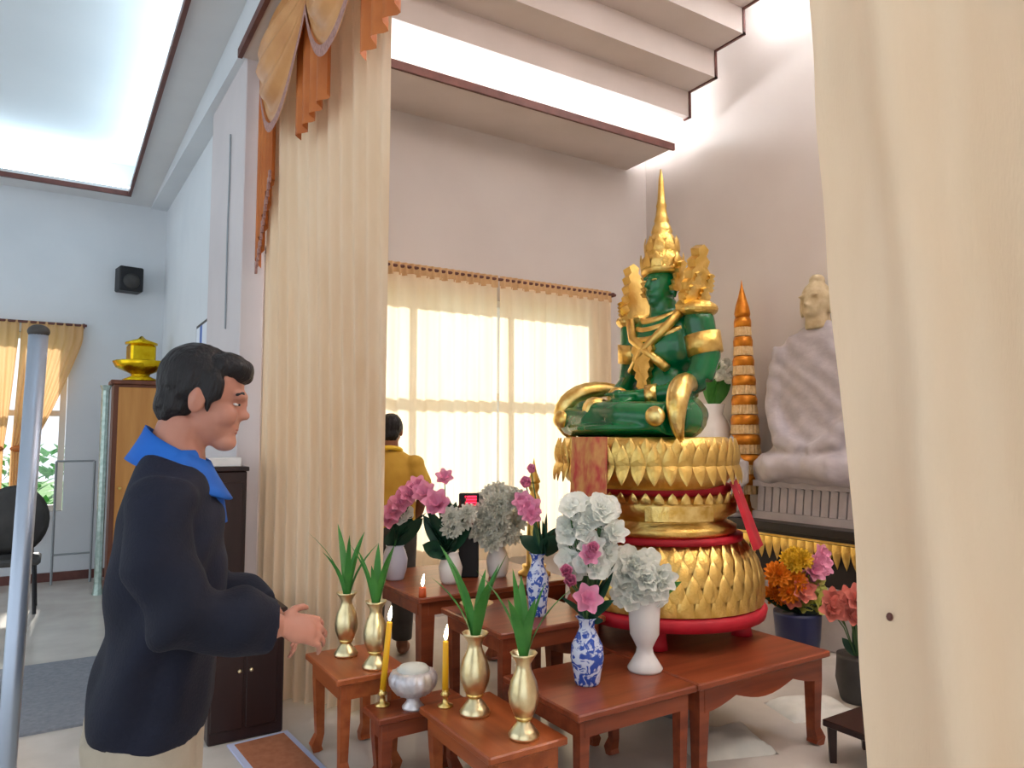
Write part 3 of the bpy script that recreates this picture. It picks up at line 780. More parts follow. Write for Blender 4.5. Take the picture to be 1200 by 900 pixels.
# ================================================================== VASES, LEAVES, FLOWERS
def lathe_thing(name, label, cat, loc, prof, m, seg=24, lobes=0, amp=0, group=None):
    bm = new(); lathe(bm, prof, seg, lobes=lobes, amp=amp)
    o = obj(name, bm, m, None, True, loc); return tag(o, label, cat, group)
def brass_vase(loc, h, label):
    t = thing('brass_vase', label, 'vase', loc, 0, 'brass altar vases')
    s = h/.30
    bm = new(); lathe(bm, [(.055*s, 0), (.058*s, .012*s), (.045*s, .03*s), (.025*s, .055*s), (.02*s, .07*s)], 20); obj('foot', bm, m_brass, t, True)
    bm = new(); lathe(bm, [(.02*s, .07*s), (.036*s, .08*s), (.052*s, .12*s), (.056*s, .155*s), (.046*s, .20*s), (.028*s, .24*s), (.026*s, .262*s), (.044*s, .29*s), (.05*s, .30*s), (.04*s, .298*s), (.02*s, .25*s)], 20, lobes=10, amp=.03); obj('body', bm, m_brass, t, True)
    bm = new(); lathe(bm, [(.03*s, .064*s), (.034*s, .072*s), (.03*s, .08*s)], 20); obj('ring', bm, m_goldp, t, True)
def blade(bm, L, w_, bend, th=.0015, n=7):
    rows = []
    for k in range(n+1):
        v = k/n; ww = w_*(math.sin(PI*(.12+.88*v)))**.8*(1 if v < 1 else 0)+.0006
        x = bend*v*v*L; z = L*(v-.22*abs(bend)*v*v)
        rows.append([bm.verts.new((x, -ww/2, z)), bm.verts.new((x+.15*ww, 0, z)), bm.verts.new((x, ww/2, z))])
    for k in range(n):
        for i in range(2): bm.faces.new((rows[k][i], rows[k][i+1], rows[k+1][i+1], rows[k+1][i]))
def leaf_bunch(loc, L, label, n=7, m=m_leaf, w_=.035, spread=.45, seed=0):
    rnd = random.Random(seed)
    t = thing('leaf_bunch', label, 'leaves', loc, 0, 'leaf bunches in brass vases')
    for i in range(n):
        bm = new(); blade(bm, L*rnd.uniform(.72, 1.05), w_*rnd.uniform(.8, 1.15), rnd.uniform(.05, spread))
        a = 2*PI*i/n+rnd.uniform(-.3, .3)
        o = obj('leaf', bm, m, t, True); o.rotation_euler = (0, R(rnd.uniform(3, 12)), a); o.location = (.008*math.cos(a), .008*math.sin(a), -.04)
brass_vase((1.215, 3.42, .45), .30, 'leftmost brass vase near the man’s hands on the small table')
leaf_bunch((1.215, 3.42, .75), .40, 'green blade leaves in the leftmost brass vase against the cream curtain', seed=1)
brass_vase((1.265, 3.17, .45), .30, 'second brass vase from the left, on the right edge of the small table')
leaf_bunch((1.265, 3.17, .75), .32, 'green blade leaves in the second brass vase from the left', seed=2, n=6)
brass_vase((1.50, 2.66, .36), .33, 'brass vase right of the right hand yellow candle, on the frontmost table')
leaf_bunch((1.50, 2.66, .69), .42, 'broad green leaves in the brass vase right of the yellow candle', seed=3, n=7, w_=.045)
brass_vase((1.545, 2.36, .36), .315, 'nearest and largest-looking brass vase at the front corner of the frontmost table')
leaf_bunch((1.545, 2.36, .675), .40, 'long green leaves in the nearest brass vase', seed=4, n=7, w_=.04)

def bloom_mesh(name, kind, m):
    bm = new()
    rings = {'lily': ((6, .055, 35, .026), (6, .05, 62, .024)), 'mum': ((12, .04, 15, .014), (11, .036, 40, .013), (8, .028, 65, .012)), 'bud': ((5, .065, 72, .036), (5, .062, 82, .034)), 'orchid': ((5, .032, 20, .026), (3, .022, 55, .018))}[kind]
    for n, L, el, w_ in rings:
        for i in range(n):
            a = 2*PI*i/n + el
            M = Matrix.Rotation(a, 4, 'Z') @ Matrix.Rotation(-R(el), 4, 'Y')
            w2 = w_*.62
            pts = [(0, 0, 0), (L*.35, -w2*.7, .004), (L*.7, -w2, .007), (L*.95, -w2*.45, .004), (L*1.0, 0, 0), (L*.95, w2*.45, .004), (L*.7, w2, .007), (L*.35, w2*.7, .004), (L*.55, 0, -.004)]
            v = [bm.verts.new(M @ Vector(p)) for p in pts]
            for q in range(8): bm.faces.new((v[8], v[q], v[(q+1) % 8]))
    for f in bm.faces: f.smooth = True
    me = bpy.data.meshes.new(name); bm.to_mesh(me); bm.free(); me.materials.append(m)
    return me
BL = {}
def bloom(kind, m):
    k = (kind, m.name)
    if k not in BL: BL[k] = bloom_mesh('blossom', kind, m)
    return BL[k]
def bouquet(label, base, blooms, leaves=(), group='altar flower arrangements', name='flower_bunch', seed=0, lm=m_leafd, lw=.05):
    """blooms: (kind, material, (world point), scale); leaves: (world tip)"""
    rnd = random.Random(seed); t = thing(name, label, 'flowers', base, 0, group); bv = Vector(base)
    for kind, m, p, s in blooms:
        q = Vector(p)-bv
        o = bpy.data.objects.new('blossom', bloom(kind, m)); C.objects.link(o); o.parent = t; o.location = q
        d = Vector((q.x*1.2-.25, q.y*1.2-.5, max(.15, q.z*.6)+.1)).normalized()
        o.rotation_euler = (d.to_track_quat('Z', 'Y') @ Matrix.Rotation(rnd.random()*6, 3, 'Z').to_quaternion()).to_euler(); o.scale = (s, s, s)
        bm = new(); tube(bm, [(0, 0, -.03), q*.5+Vector((0, 0, .03)), q], .0035, 5); obj('stem', bm, m_stem, t)
    for tip in leaves:
        q = Vector(tip)-bv; L = q.length
        bm = new(); blade(bm, L, lw*rnd.uniform(.8, 1.2), rnd.uniform(.05, .3))
        o = obj('leaf', bm, lm, t, True); o.rotation_euler = (q.to_track_quat('Z', 'X') @ Matrix.Rotation(rnd.random()*6, 3, 'Z').to_quaternion()).to_euler()
    return t
Rv = Vector((math.cos(R(32.3)), -math.sin(R(32.3)), 0)); Fv = Vector((math.sin(R(32.3)), math.cos(R(32.3)), 0))
def rel(base, r, z, f=0):   # a point right / up / away of a base, in metres, seen from the aisle side
    return Vector(base) + Rv*r + Fv*f + Vector((0, 0, z))
def scatter(base, kind, m, n, r0, r1, z0, z1, s, seed, f=.06):
    rnd = random.Random(seed)
    return [(kind, m, rel(base, rnd.uniform(r0, r1), rnd.uniform(z0, z1), rnd.uniform(-f, f)), s*rnd.uniform(.85, 1.15)) for _ in range(n)]

# blue-white vase with white and pink flowers (front)
b1 = (1.955, 2.49, .45)
lathe_thing('porcelain_vase', 'front blue and white porcelain vase with pink and white flowers', 'vase', b1, [(.05, 0), (.054, .01), (.06, .05), (.072, .11), (.068, .16), (.045, .205), (.032, .235), (.036, .265), (.05, .28), (.04, .278), (.02, .22)], m_bw)
v1 = rel(b1, 0, .27)
bl = scatter(v1, 'orchid', m_wpet, 44, -.09, .11, .18, .50, 1.7, 5) + scatter(v1, 'lily', m_wpet, 18, -.06, .12, .20, .48, 1.3, 6)
bl += [('bud', m_pink, rel(v1, -.075, .16, -.05), 1.3), ('lily', m_pink, rel(v1, -.01, .10, -.09), 1.5), ('bud', m_pink, rel(v1, .01, .30, -.08), 1.2), ('lily', m_pink, rel(v1, .0, .28, -.09), 1.1), ('bud', m_pink, rel(v1, -.09, .20, -.05), 1.3)]
bouquet('white and pink flowers in the front blue and white vase', v1, bl, [rel(v1, a, z, f) for a, z, f in ((.10, .10, -.04), (-.10, .12, 0), (.03, .2, .03), (-.04, .22, .02), (.13, .2, -.02), (-.06, .05, .05), (.06, .0, -.06), (.09, .26, 0))], seed=7)
# white urn vase with white flowers
b2 = (2.285, 2.49, .45)
lathe_thing('white_vase', 'white urn shaped ceramic vase beside the pedestal’s red leg', 'vase', b2, [(.075, 0), (.08, .012), (.062, .04), (.04, .075), (.036, .10), (.048, .125), (.066, .16), (.070, .24), (.074, .30), (.078, .315), (.066, .312), (.05, .2)], m_white)
v2 = rel(b2, 0, .31)
bl = scatter(v2, 'lily', m_wpet, 24, -.10, .08, .02, .18, 1.35, 8) + scatter(v2, 'orchid', m_wpet, 34, -.11, .08, -.0, .20, 1.6, 9)
bouquet('white flowers with green leaves in the white urn vase', v2, bl, [rel(v2, a, z, f) for a, z, f in ((.14, .14, 0), (.17, .09, -.02), (.12, .05, -.05), (.10, .18, .02), (-.08, .06, .03), (.0, .05, .05))], seed=8, lm=m_leaf)
# rear blue-white vase with pink flowers and dark leaves
b3 = (2.04, 2.99, .62)
lathe_thing('porcelain_vase', 'rear blue and white porcelain vase behind the nearest leaves', 'vase', b3, [(.04, 0), (.044, .01), (.046, .06), (.056, .13), (.054, .19), (.034, .24), (.028, .27), (.034, .295), (.044, .305), (.034, .30), (.02, .25)], m_bw)
v3 = rel(b3, .03, .30)
bl = [('bud', m_pink, rel(v3, -.085, .33), 1.3), ('lily', m_pink, rel(v3, -.07, .22, -.04), 1.5), ('lily', m_pink, rel(v3, -.10, .25, -.02), 1.3), ('bud', m_pink, rel(v3, -.06, .40, 0), 1.0), ('lily', m_pink, rel(v3, -.06, .19, -.07), 1.2)]
bouquet('pink flowers over broad dark leaves in the rear blue vase', v3, bl, [rel(v3, a, z, f) for a, z, f in ((-.08, .15, 0), (.03, .17, 0), (.09, .21, 0), (.0, .2, .04), (-.03, .1, -.06), (.07, .12, -.04), (.11, .14, .02), (-.11, .11, .03))], seed=9, lw=.10)
# left pink arrangement on the tall table
b4 = (1.72, 4.02, .66)
lathe_thing('white_vase', 'small pale blue white vase at the back left under the pink flowers', 'vase', b4, [(.05, 0), (.055, .01), (.07, .06), (.075, .12), (.06, .17), (.05, .19), (.055, .2), (.045, .198)], mat('pale_blue_ceramic', (200, 206, 228), .3))
v4 = rel(b4, 0, .19)
bl = [('lily', m_pink, rel(v4, r, z, f), s) for r, z, f, s in ((-.03, .16, -.05, 1.5), (.0, .21, -.05, 1.6), (.04, .26, -.05, 1.6), (.09, .31, -.05, 1.6), (.13, .35, -.04, 1.5), (.06, .29, -.02, 1.4))]
bl += scatter(v4, 'orchid', m_cpet, 5, .02, .10, .16, .24, 1.5, 31)
bouquet('diagonal spray of pink flowers in front of the person in yellow', v4, bl, [rel(v4, a, z, f) for a, z, f in ((.02, .16, 0), (.08, .2, 0), (.14, .24, .02), (.06, .12, -.05), (-.03, .1, .02), (.1, .1, -.04), (.17, .2, 0), (0, .2, 0))], seed=10, lw=.11)
# second pink + dark leaves
b5 = (1.95, 3.75, .66)
lathe_thing('white_vase', 'grey white vase on the rear table hidden among dark leaves', 'vase', b5, [(.05, 0), (.06, .02), (.07, .09), (.05, .15), (.045, .17), (.05, .18), (.04, .178)], m_white)
v5 = rel(b5, -.02, .17)
bl = [('lily', m_pink, rel(v5, -.06, .28, -.02), 1.9), ('lily', m_pink, rel(v5, -.13, .33, .02), 1.7), ('lily', m_pink, rel(v5, -.02, .42, .02), 1.3), ('lily', m_pink, rel(v5, -.05, .27, -.03), 1.6)]
bl += scatter(v5, 'mum', m_cpet, 9, .02, .12, .08, .24, 1.6, 12) 
bouquet('pink flowers above dark foliage with pale blooms, left of the red display', v5, bl, [rel(v5, a, z, f) for a, z, f in ((-.12, .14, 0), (-.06, .3, 0), (.0, .33, .02), (.06, .3, 0), (.1, .36, .03), (-.1, .26, .03), (.03, .2, -.05), (-.05, .1, -.04), (.13, .24, 0), (-.15, .22, .02), (.0, .3, .0), (.12, .3, .04), (-.14, .05, -.04), (-.1, -.02, -.08), (.0, .02, -.1), (.06, .08, -.08))], seed=11, lw=.10)
# white chrysanthemum cluster
b6 = (2.28, 3.77, .66)
lathe_thing('white_vase', 'white vase on the rear table under the pale chrysanthemums', 'vase', b6, [(.05, 0), (.06, .02), (.07, .1), (.05, .16), (.045, .19), (.05, .2), (.04, .198)], m_white)
v6 = rel(b6, 0, .19)
bouquet('large cluster of pale grey white chrysanthemums before the window', v6, scatter(v6, 'mum', m_cpet, 46, -.12, .12, .0, .34, 1.8, 13, .09), [rel(v6, a, z, f) for a, z, f in ((-.12, .06, 0), (.1, .08, 0), (.0, .1, -.08), (.05, .2, .05), (-.06, .25, .05))], seed=12, lw=.06)

# multicolour and coral arrangements on the floor at right
b7 = (4.15, 3.06, 0)
lathe_thing('flower_pot', 'dark blue pot standing on the floor between table and black plinth', 'pot', b7, [(.10, 0), (.11, .02), (.14, .2), (.15, .34), (.15, .36), (.13, .35)], mat('dark_blue_glaze', (40, 46, 84), .3))
v7 = rel(b7, 0, .36)
bl = scatter(v7, 'mum', m_orange, 8, -.16, .0, .08, .28, 2.0, 21) + scatter(v7, 'lily', m_lime, 7, .0, .13, .02, .2, 1.8, 22) + scatter(v7, 'lily', m_pink, 6, .06, .18, .18, .36, 1.8, 23) + scatter(v7, 'mum', m_yel, 5, -.06, .06, .22, .36, 1.7, 24) + scatter(v7, 'lily', m_coral, 4, -.08, .02, .02, .2, 1.7, 25)
bouquet('orange, yellow, lime and pink flowers behind the right end of the table', v7, bl, [rel(v7, a, z, f) for a, z, f in ((-.2, .1, 0), (-.18, .24, 0), (-.05, .0, -.1), (.1, .0, -.08), (.2, .1, 0), (-.12, .02, -.06))], seed=13, lw=.07)
b8 = (3.92, 2.50, 0)
lathe_thing('flower_pot', 'dark brown pot of coral flowers beside the near curtain’s edge', 'pot', b8, [(.09, 0), (.10, .02), (.12, .12), (.11, .24), (.11, .26), (.09, .25)], m_darkgrey)
v8 = rel(b8, 0, .25)
bl = scatter(v8, 'lily', m_coral, 14, -.14, .16, .06, .38, 1.7, 26)
bouquet('coral pink flowers at the right end of the table next to the near curtain', v8, bl, [rel(v8, a, z, f) for a, z, f in ((-.08, .1, 0), (.08, .12, 0), (.12, .05, -.04), (.0, .2, .04), (.14, .2, 0))], seed=14)

# tall white vase with leaves behind the statue
b9 = (4.95, 4.47, .842)
lathe_thing('tall_white_vase', 'tall white vase on the black plinth behind the green statue', 'vase', b9, [(.10, 0), (.12, .03), (.10, .12), (.08, .3), (.14, .5), (.17, .66), (.14, .78), (.09, .86), (.11, .95), (.09, .94)], m_white)
v9 = rel(b9, 0, .94)
bouquet('green pointed leaves and white buds rising behind the statue’s shoulder', v9, [('bud', m_wpet, rel(v9, .08, .32), 2.2), ('bud', m_wpet, rel(v9, .03, .22), 2.4), ('bud', m_wpet, rel(v9, .11, .20), 2.4)], [rel(v9, a, z, f) for a, z, f in ((.14, .62, 0), (.13, .34, -.05), (.05, .4, 0), (.16, .3, 0), (-.02, .3, .05), (.1, .22, -.08))], seed=15, lw=.14, lm=m_leaf)

# ================================================================== CANDLES, BOWL
def candle(loc, h, r, m, label, holder=True, lean=0):
    t = thing('candle', label, 'candle', loc, 0, 'lit altar candles')
    z = 0
    if holder:
        bm = new(); lathe(bm, [(.032, 0), (.034, .006), (.014, .014), (.010, .04), (.022, .05), (.014, .062), (.014, .07)], 16); obj('holder', bm, m_goldp, t, True); z = .055
    bm = new(); tube(bm, [(0, 0, z), (lean*.5, -lean*.2, z+h/2), (lean, -lean*.4, z+h)], [r*1.05, r, r*.92], 14); obj('wax_stick', bm, m, t, True)
    bm = new(); tube(bm, [(lean, -lean*.4, z+h), (lean, -lean*.4, z+h+.014)], .0015, 6); obj('wick', bm, m_dark, t)
    bm = new(); tube(bm, [(lean, -lean*.4, z+h+.006), (lean, -lean*.4, z+h+.02), (lean+.003, -lean*.4, z+h+.04), (lean+.008, -lean*.4, z+h+.07)], [.003, .009, .008, .0008], 10); obj('flame', bm, m_flame, t, True)
candle((1.245, 3.03, .33), .30, .0135, m_wax, 'lit yellow candle on the left, beside the silver bowl', lean=.025)
candle((1.435, 2.80, .36), .215, .0135, m_wax, 'lit yellow candle on the right, at the back edge of the frontmost table')
candle((1.655, 3.50, .66), .05, .02, m_waxr, 'short lit orange red candle on the corner of the tallest rear table', holder=False)
t = thing('silver_bowl', 'fluted silver white bowl on a foot between the two yellow candles', 'bowl', (1.345, 2.93, .33))
bm = new(); lathe(bm, [(.045, 0), (.048, .01), (.03, .03), (.026, .05)], 20); obj('foot', bm, m_silver, t, True)
bm = new(); lathe(bm, [(.026, .05), (.07, .065), (.098, .10), (.102, .13), (.092, .155), (.08, .16), (.06, .165)], 48, lobes=16, amp=.05); obj('bowl_body', bm, m_silver, t, True)
bm = new(); lathe(bm, [(.075, .158), (.06, .178), (.02, .19), (.001, .192)], 24); obj('ash_heap', bm, m_cloth, t, True)
# small things on the rear table
t = thing('led_display', 'small black box with a glowing red display among the flowers', 'display', (2.125, 3.85, .66), R(-32))
bm = new(); box(bm, (0, 0, .25), (.12, .05, .50), 0, .006); obj('case', bm, m_black, t)
for i in range(5):
    bm = new(); box(bm, (.012, -.0265, .48-.017*i), (.07, .004, .010)); obj('red_bar', bm, m_ledred, t)
bm = new(); box(bm, (-.03, -.0265, .34), (.02, .004, .07)); obj('red_bar', bm, m_ledred, t)
t = thing('gold_statuette', 'small gilded standing figure with pointed crown left of the red banner', 'statue', (2.50, 3.70, .66), PI*.8)
bm = new(); lathe(bm, [(.10, 0), (.10, .015), (.07, .03), (.075, .06)], 20); obj('stand', bm, m_gold, t, True)
bm = new(); loft(bm, [(.05, -.05, .05, .07), (.25, -.04, .045, .055), (.38, -.035, .04, .055), (.46, -.04, .045, .075), (.50, -.02, .02, .03)], 18); ell(bm, (0, 0, .535), (.035, .033, .042))
for s in (-1, 1): tube(bm, [(0, s*.07, .46), (.02, s*.085, .36), (.06, s*.06, .38)], [.02, .017, .014])
vox('figure', bm, .008, m_gold, t, 3)
bm = new(); lathe(bm, [(.036, .555), (.04, .565), (.03, .59), (.018, .62), (.01, .66), (.001, .71)], 14); obj('crown', bm, m_gold, t, True)
lathe_thing('offering_dish', 'cream dish on the step table behind the right yellow candle', 'dish', (1.79, 3.16, .62), [(.03, 0), (.035, .01), (.02, .02), (.06, .045), (.085, .06), (.08, .062), (.04, .045)], m_cream)

# ================================================================== RIGHT SIDE: plinth, spire, relief statue
struct('trim_stone_step', B((4.62, -2.4, 0), (5.15, 5.5, .42), .01), m_stone)
t = thing('black_plinth', 'long black plinth with a row of gold leaf motifs along the right wall', 'plinth', (4.9, 3.2, .421))
obj('body', B((-.18, -1.6, 0), (.24, 2.25, .36)), m_blackw, t)
obj('top_slab', B((-.22, -1.65, .36), (.24, 2.28, .42), .006), m_blackw, t)
lm_ = petalmesh('gold_motif', .075, .17, .02, m_gold)
for i in range(44):
    o = bpy.data.objects.new('gold_motif', lm_); C.objects.link(o); o.parent = t
    o.location = (-.183, -1.0+.072*i, .31); o.rotation_euler = (PI, 0, PI)
bm = new(); bb(bm, (-.192, -1.6, .315), (-.18, 2.25, .33)); obj('gold_moulding', bm, m_gold, t)
# tiered spire
t = thing('tiered_spire', 'slim orange gold tiered ceremonial spire on the black plinth', 'spire', (4.97, 4.13, .842))
bm = new(); lathe(bm, [(.10, 0), (.11, .02), (.04, .06), (.03, .12), (.03, .2)], 16); obj('base', bm, m_chatra, t, True)
bm = new(); tube(bm, [(0, 0, .1), (0, 0, 1.75)], .012); obj('pole', bm, m_chatra, t)
N = 9
for i in range(N):
    z = .18+.168*i; r = .142-.0088*i
    bm = new(); lathe(bm, [(r*.9, z+.075), (r, z+.08), (r*1.02, z+.125), (r*.9, z+.16), (r*.4, z+.168)], 20); ti = obj('tier', bm, m_chatra, t, True)
    bm = new(); lathe(bm, [(r*.98, z+.0), (r*.99, z+.012), (r*.93, z+.082), (r*.6, z+.08)], 40, lobes=20, amp=.04); obj('fringe', bm, m_cream, ti)
bm = new(); lathe(bm, [(.06, 1.69), (.068, 1.72), (.055, 1.79), (.03, 1.88), (.012, 1.95), (.001, 2.02)], 16); obj('finial', bm, m_chatra, t, True)
# small grey figure by the spire
t = thing('grey_statuette', 'small grey figure on the black plinth between spire and gold pedestal', 'statue', (4.765, 4.10, .842), PI)
bm = new(); lathe(bm, [(.075, 0), (.08, .02), (.07, .07)], 18); loft(bm, [(.05, -.07, .075, .10), (.14, -.06, .07, .10), (.3, -.06, .07, .10), (.46, -.06, .06, .12), (.52, -.03, .03, .04)], 18); ell(bm, (0, 0, .58), (.05, .045, .06)); ell(bm, (0, 0, .645), (.02, .02, .03))
for s in (-1, 1): tube(bm, [(-.01, s*.12, .46), (.02, s*.15, .3), (.1, s*.05, .2)], [.035, .03, .025])
vox('figure', bm, .012, m_stone, t, 3)
# pale relief statue on the right wall
t = thing('plaster_statue', 'large pale lilac robed statue with a beige head against the right wall', 'statue', (4.98, 3.42, .842), PI)
bm = new()
loft(bm, [(.30, -.12, .20, .50), (.45, -.12, .22, .48), (.62, -.12, .17, .38), (.85, -.12, .12, .36), (1.10, -.12, .11, .36), (1.32, -.12, .09, .38), (1.45, -.12, .06, .30), (1.52, -.10, .04, .13), (1.56, -.08, .04, .09)], 32)
for s in (-1, 1):
    tube(bm, [(-.02, s*.30, 1.38), (.0, s*.37, 1.1), (.05, s*.36, .85), (.16, s*.22, .62), (.2, s*.04, .55)], [.10, .095, .09, .075, .05], 14)
    tube(bm, [(.0, s*.24, .42), (.14, s*.42, .40), (.22, s*.25, .42), (.2, -s*.1, .44)], [.15, .13, .11, .07], 14)
vox('robed_body', bm, .02, m_relief, t, 4, lambda c: .005*math.sin((c.z*1.0+c.y*.8)*36+3*noise.noise(c*4))+.012*noise.noise(c*7))
bm = new(); ell(bm, (-.01, 0, 1.72), (.125, .12, .16)); ell(bm, (.045, 0, 1.66), (.075, .085, .10)); tube(bm, [(.11, 0, 1.74), (.135, 0, 1.67)], [.014, .022], 8); ell(bm, (-.02, 0, 1.885), (.06, .06, .05)); ell(bm, (.105, 0, 1.615), (.02, .04, .014))
for s in (-1, 1): ell(bm, (-.0, s*.125, 1.68), (.025, .018, .09)); ell(bm, (.1, s*.05, 1.75), (.02, .04, .012))
tube(bm, [(-.01, 0, 1.62), (-.02, 0, 1.5)], [.09, .10], 14)
vox('head', bm, .012, m_reliefh, t, 3)
bm = new(); bb(bm, (-.14, -.54, 0), (.15, .52, .06)); bb(bm, (-.14, -.50, .06), (.11, .48, .26)); bb(bm, (-.14, -.52, .26), (.16, .52, .31)); obj('lotus_seat', bm, m_relief, t)
for i in range(14):
    bm = new(); plate(bm, [(-.034, 0), (.026, 0), (.045, .19), (.0, .2), (-.014, .19)], .03, Matrix.Translation((.12, -.47+.072*i, .062)) @ Matrix.Rotation(PI/2, 4, 'Z')); obj('slanted_leaf', bm, m_relief, t)

# ================================================================== UNDER THE TABLES
def cloth_heap(loc, s, label, seed):
    bm = new(); n = 14; g = []
    for i in range(n+1):
        row = []
        for j in range(n+1):
            u, v = i/n*2-1, j/n*2-1
            e = max(0, 1-max(abs(u), abs(v))**4)
            row.append(bm.verts.new((u*s[0]/2, v*s[1]/2, s[2]*e*(.75+.4*noise.noise(Vector((u*2, v*2, seed)))))))
        g.append(row)
    for i in range(n):
        for j in range(n): bm.faces.new((g[i][j], g[i+1][j], g[i+1][j+1], g[i][j+1]))
    tag(obj('folded_cloth', bm, m_cloth, None, True, loc, (0, 0, R(-20))), label, 'cloth')
cloth_heap((2.80, 2.50, 0), (.42, .28, .09), 'pale cloth heaped on the floor under the right table', 1)
cloth_heap((3.58, 2.56, 0), (.42, .30, .06), 'pale mat folded on the floor by the right table leg', 2)
lathe_thing('grey_basin', 'grey basin on the floor under the scalloped table', 'basin', (2.95, 2.95, 0), [(.14, 0), (.15, .02), (.22, .16), (.23, .165), (.2, .15)], m_grey)
t = thing('wooden_stand', 'dark red wooden stand at the bottom edge of the near curtain', 'stand', (3.22, 1.98, 0))
bm = new(); bb(bm, (-.16, -.16, .16), (.16, .16, .19), .004); obj('top', bm, m_woodd, t)
for sx in (-1, 1):
    for sy in (-1, 1):
        bm = new(); tube(bm, [(sx*.13, sy*.13, 0), (sx*.13, sy*.13, .16)], [.02, .026], 4); obj('leg', bm, m_woodd, t)

# ================================================================== BY THE COLUMN
t = thing('dark_cabinet', 'tall narrow dark cabinet standing before the column', 'cabinet', (.80, 4.30, 0))
obj('body', B((-.12, -.12, 0), (.10, .15, 1.31), .006), m_woodd, t); obj('top', B((-.13, -.13, 1.31), (.11, .16, 1.335), .004), m_woodd, t)
bm = new(); bb(bm, (-.10, -.128, .08), (.08, -.118, 1.25), .003); d = obj('door', bm, m_woodd, t)
bm = new(); ell(bm, (.06, -.135, .7), .012, 10, 6); obj('knob', bm, m_brass, d, True)
tag(obj('folded_paper', B((.70, 4.19, 1.336), (.87, 4.4, 1.385), .004), m_white), 'white folded papers lying on the tall dark cabinet', 'paper')
t = thing('low_cabinet', 'low black brown cabinet behind the man in navy, before the curtain', 'cabinet', (.86, 3.96, 0))
obj('body', B((-.19, -.14, 0), (.17, .14, .60), .008), m_woodd, t); obj('top', B((-.20, -.15, .60), (.18, .15, .625), .004), m_woodd, t)
for i, x in enumerate((-.105, .06)):
    bm = new(); bb(bm, (x-.075, -.148, .06), (x+.075, -.138, .56), .003); d = obj('door', bm, m_woodd, t)
    bm = new(); ell(bm, (x+(.055 if i == 0 else -.055), -.153, .34), .01, 10, 6); obj('knob', bm, m_brass, d, True)
t = thing('floor_mat', 'terracotta mat with pale blue border on the floor by the small table', 'mat', (.93, 3.4, 0), R(4))
obj('border', B((-.15, -.42, 0), (.15, .40, .008), .002), m_matb, t); obj('field', B((-.12, -.39, .008), (.12, .37, .011)), m_mat1, t)

# ================================================================== HALL BACKGROUND
t = thing('shrine_cabinet', 'honey coloured wooden cabinet with brown sides against the far hall', 'cabinet', (.68, 8.22, 0))
obj('body', B((-.23, -.2, .06), (.26, .2, 2.02), .006), m_cabs, t); obj('plinth', B((-.25, -.22, 0), (.27, .2, .06)), m_cabs, t)
obj('top', B((-.26, -.23, 2.02), (.28, .22, 2.06), .004), m_cabs, t)
d = obj('door', B((-.19, -.215, .1), (.25, -.2, 1.99), .004), m_cab, t)
bm = new(); ell(bm, (-.15, -.225, 1.0), .018, 10, 6); obj('knob', bm, m_goldp, d, True)
for y in (-.21,):
    bm = new(); tube(bm, [(-.30, y, 0), (-.30, y, .1), (-.30, y, 1.95), (-.30, y, 2.0)], [.05, .035, .035, .05], 8); obj('mosaic_post', bm, m_mirror, t)
t = thing('gold_offering_bowl', 'shiny yellow gold offering bowl on top of the honey coloured cabinet', 'bowl', (.69, 8.2, 2.06))
bm = new(); lathe(bm, [(.15, 0), (.16, .02), (.08, .06), (.09, .08), (.22, .14), (.25, .20), (.24, .21), (.12, .16)], 32, lobes=16, amp=.03); obj('bowl_body', bm, m_yg, t, True)
bm = new(); box(bm, (.0, 0, .28), (.24, .18, .2), R(12), .02); obj('gold_box', bm, m_yg, t)
bm = new(); lathe(bm, [(.15, .38), (.15, .4), (.04, .44), (.01, .47)], 24); obj('lid', bm, m_yg, t, True)
t = thing('wall_speaker', 'small black loudspeaker high on the far hall wall', 'loudspeaker', (.60, 8.86, 3.22), R(10))
obj('case', B((-.12, -.1, -.13), (.12, .1, .14), .012), m_black, t)
bm = new(); lathe(bm, [(.085, 0), (.08, .01), (.03, .004)], 20); o = obj('cone', bm, m_darkgrey, t, True); o.rotation_euler = (PI/2, 0, 0); o.location = (0, -.1, -.02)
obj('bracket', B((-.03, .1, -.03), (.03, .14, .03)), m_black, t)
t = thing('metal_rack', 'slender grey metal rack standing before the far hall wall', 'rack', (.22, 8.75, 0))
for x in (-.22, .12):
    bm = new(); tube(bm, [(x, 0, 0), (x, 0, 1.25)], .012, 8); obj('post', bm, m_grey, t)
for z in (.3, 1.25):
    bm = new(); tube(bm, [(-.22, 0, z), (.12, 0, z)], .010, 8); obj('rail', bm, m_grey, t)
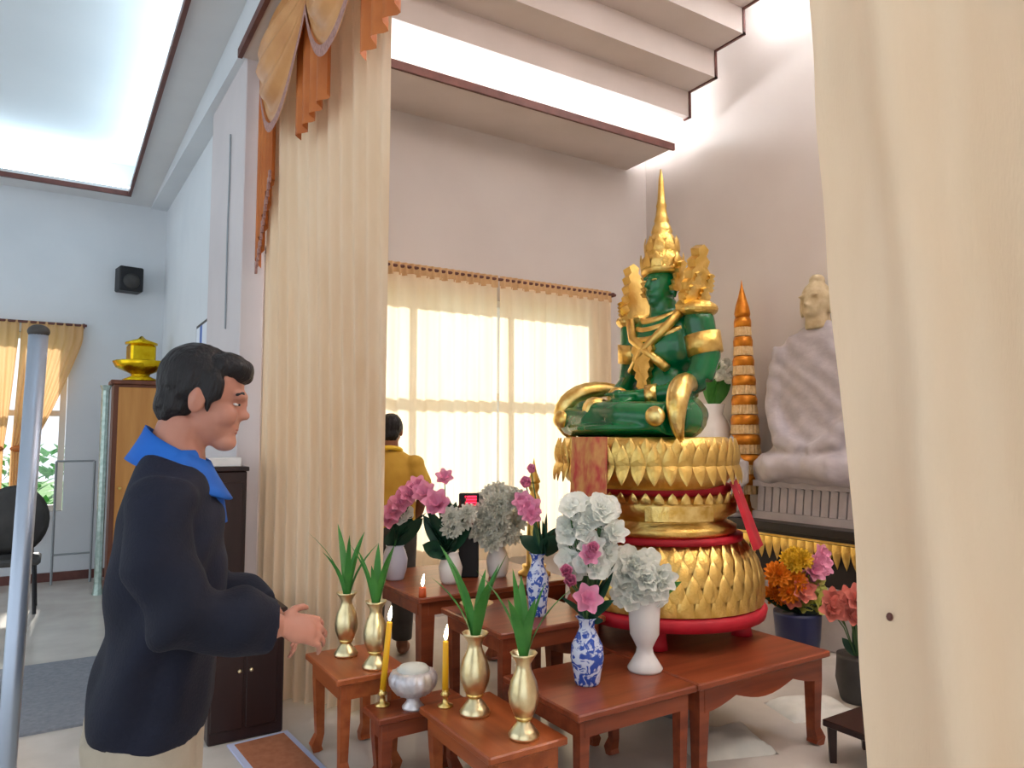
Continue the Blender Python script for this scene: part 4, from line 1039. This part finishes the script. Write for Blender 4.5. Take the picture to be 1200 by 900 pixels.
t = thing('round_back_chair', 'dark grey chair with rounded back near the far hall window', 'chair', (-.30, 7.6, 0))
bm = new(); lathe(bm, [(.001, -.04), (.2, -.035), (.27, 0), (.2, .035), (.001, .04)], 28); o = obj('backrest', bm, m_darkgrey, t, True); o.rotation_euler = (PI/2, 0, 0); o.scale = (1, 1.15, 1); o.location = (0, .2, .76)
bm = new(); box(bm, (0, 0, .44), (.44, .42, .06), 0, .02); obj('seat', bm, m_darkgrey, t)
for sx in (-1, 1):
    for sy in (-1, 1):
        bm = new(); tube(bm, [(sx*.19, sy*.18, 0), (sx*.17, sy*.16, .43)], .015, 8); obj('leg', bm, m_black, t)
    bm = new(); tube(bm, [(sx*.15, .18, .44), (sx*.14, .21, .62)], .014, 8); obj('back_post', bm, m_black, t)
tag(obj('carpet', B((-2.6, 4.45, 0), (.62, 5.75, .012)), m_carpet), 'grey carpet strip on the pale hall floor', 'carpet')
t = thing('metal_pole', 'silver blue metal pole on a round foot at the left edge', 'pole', (-.085, 2.02, 0))
bm = new(); tube(bm, [(0, 0, .02), (.04, -.11, 1.73)], [.02, .019], 18); obj('shaft', bm, m_pole, t, True)
bm = new(); lathe(bm, [(.13, 0), (.13, .012), (.05, .025), (.026, .05)], 28); obj('foot', bm, m_pole, t, True)
bm = new(); ell(bm, (.04, -.11, 1.735), (.022, .022, .016)); obj('cap', bm, m_darkgrey, t, True)
# picture and cable on the side wall
t = thing('framed_picture', 'white and blue framed picture on the side wall beside the column', 'picture', (.955, 6.0, 2.22))
obj('frame', B((-.012, -.42, -.2), (.012, .42, .2), .004), m_darkgrey, t)
obj('print', B((-.016, -.38, -.17), (-.011, .38, .17)), m_picw, t); obj('blue_band', B((-.018, .1, -.17), (-.0155, .2, .17)), m_picb, t)
bm = new(); tube(bm, [(.89, 4.9, 3.5), (.892, 4.9, 3.2), (.89, 4.905, 2.9), (.892, 4.9, 2.2)], .006, 6); o = obj('cable', bm, m_grey)
tag(o, 'thin grey cable hanging down the side of the column', 'cable')
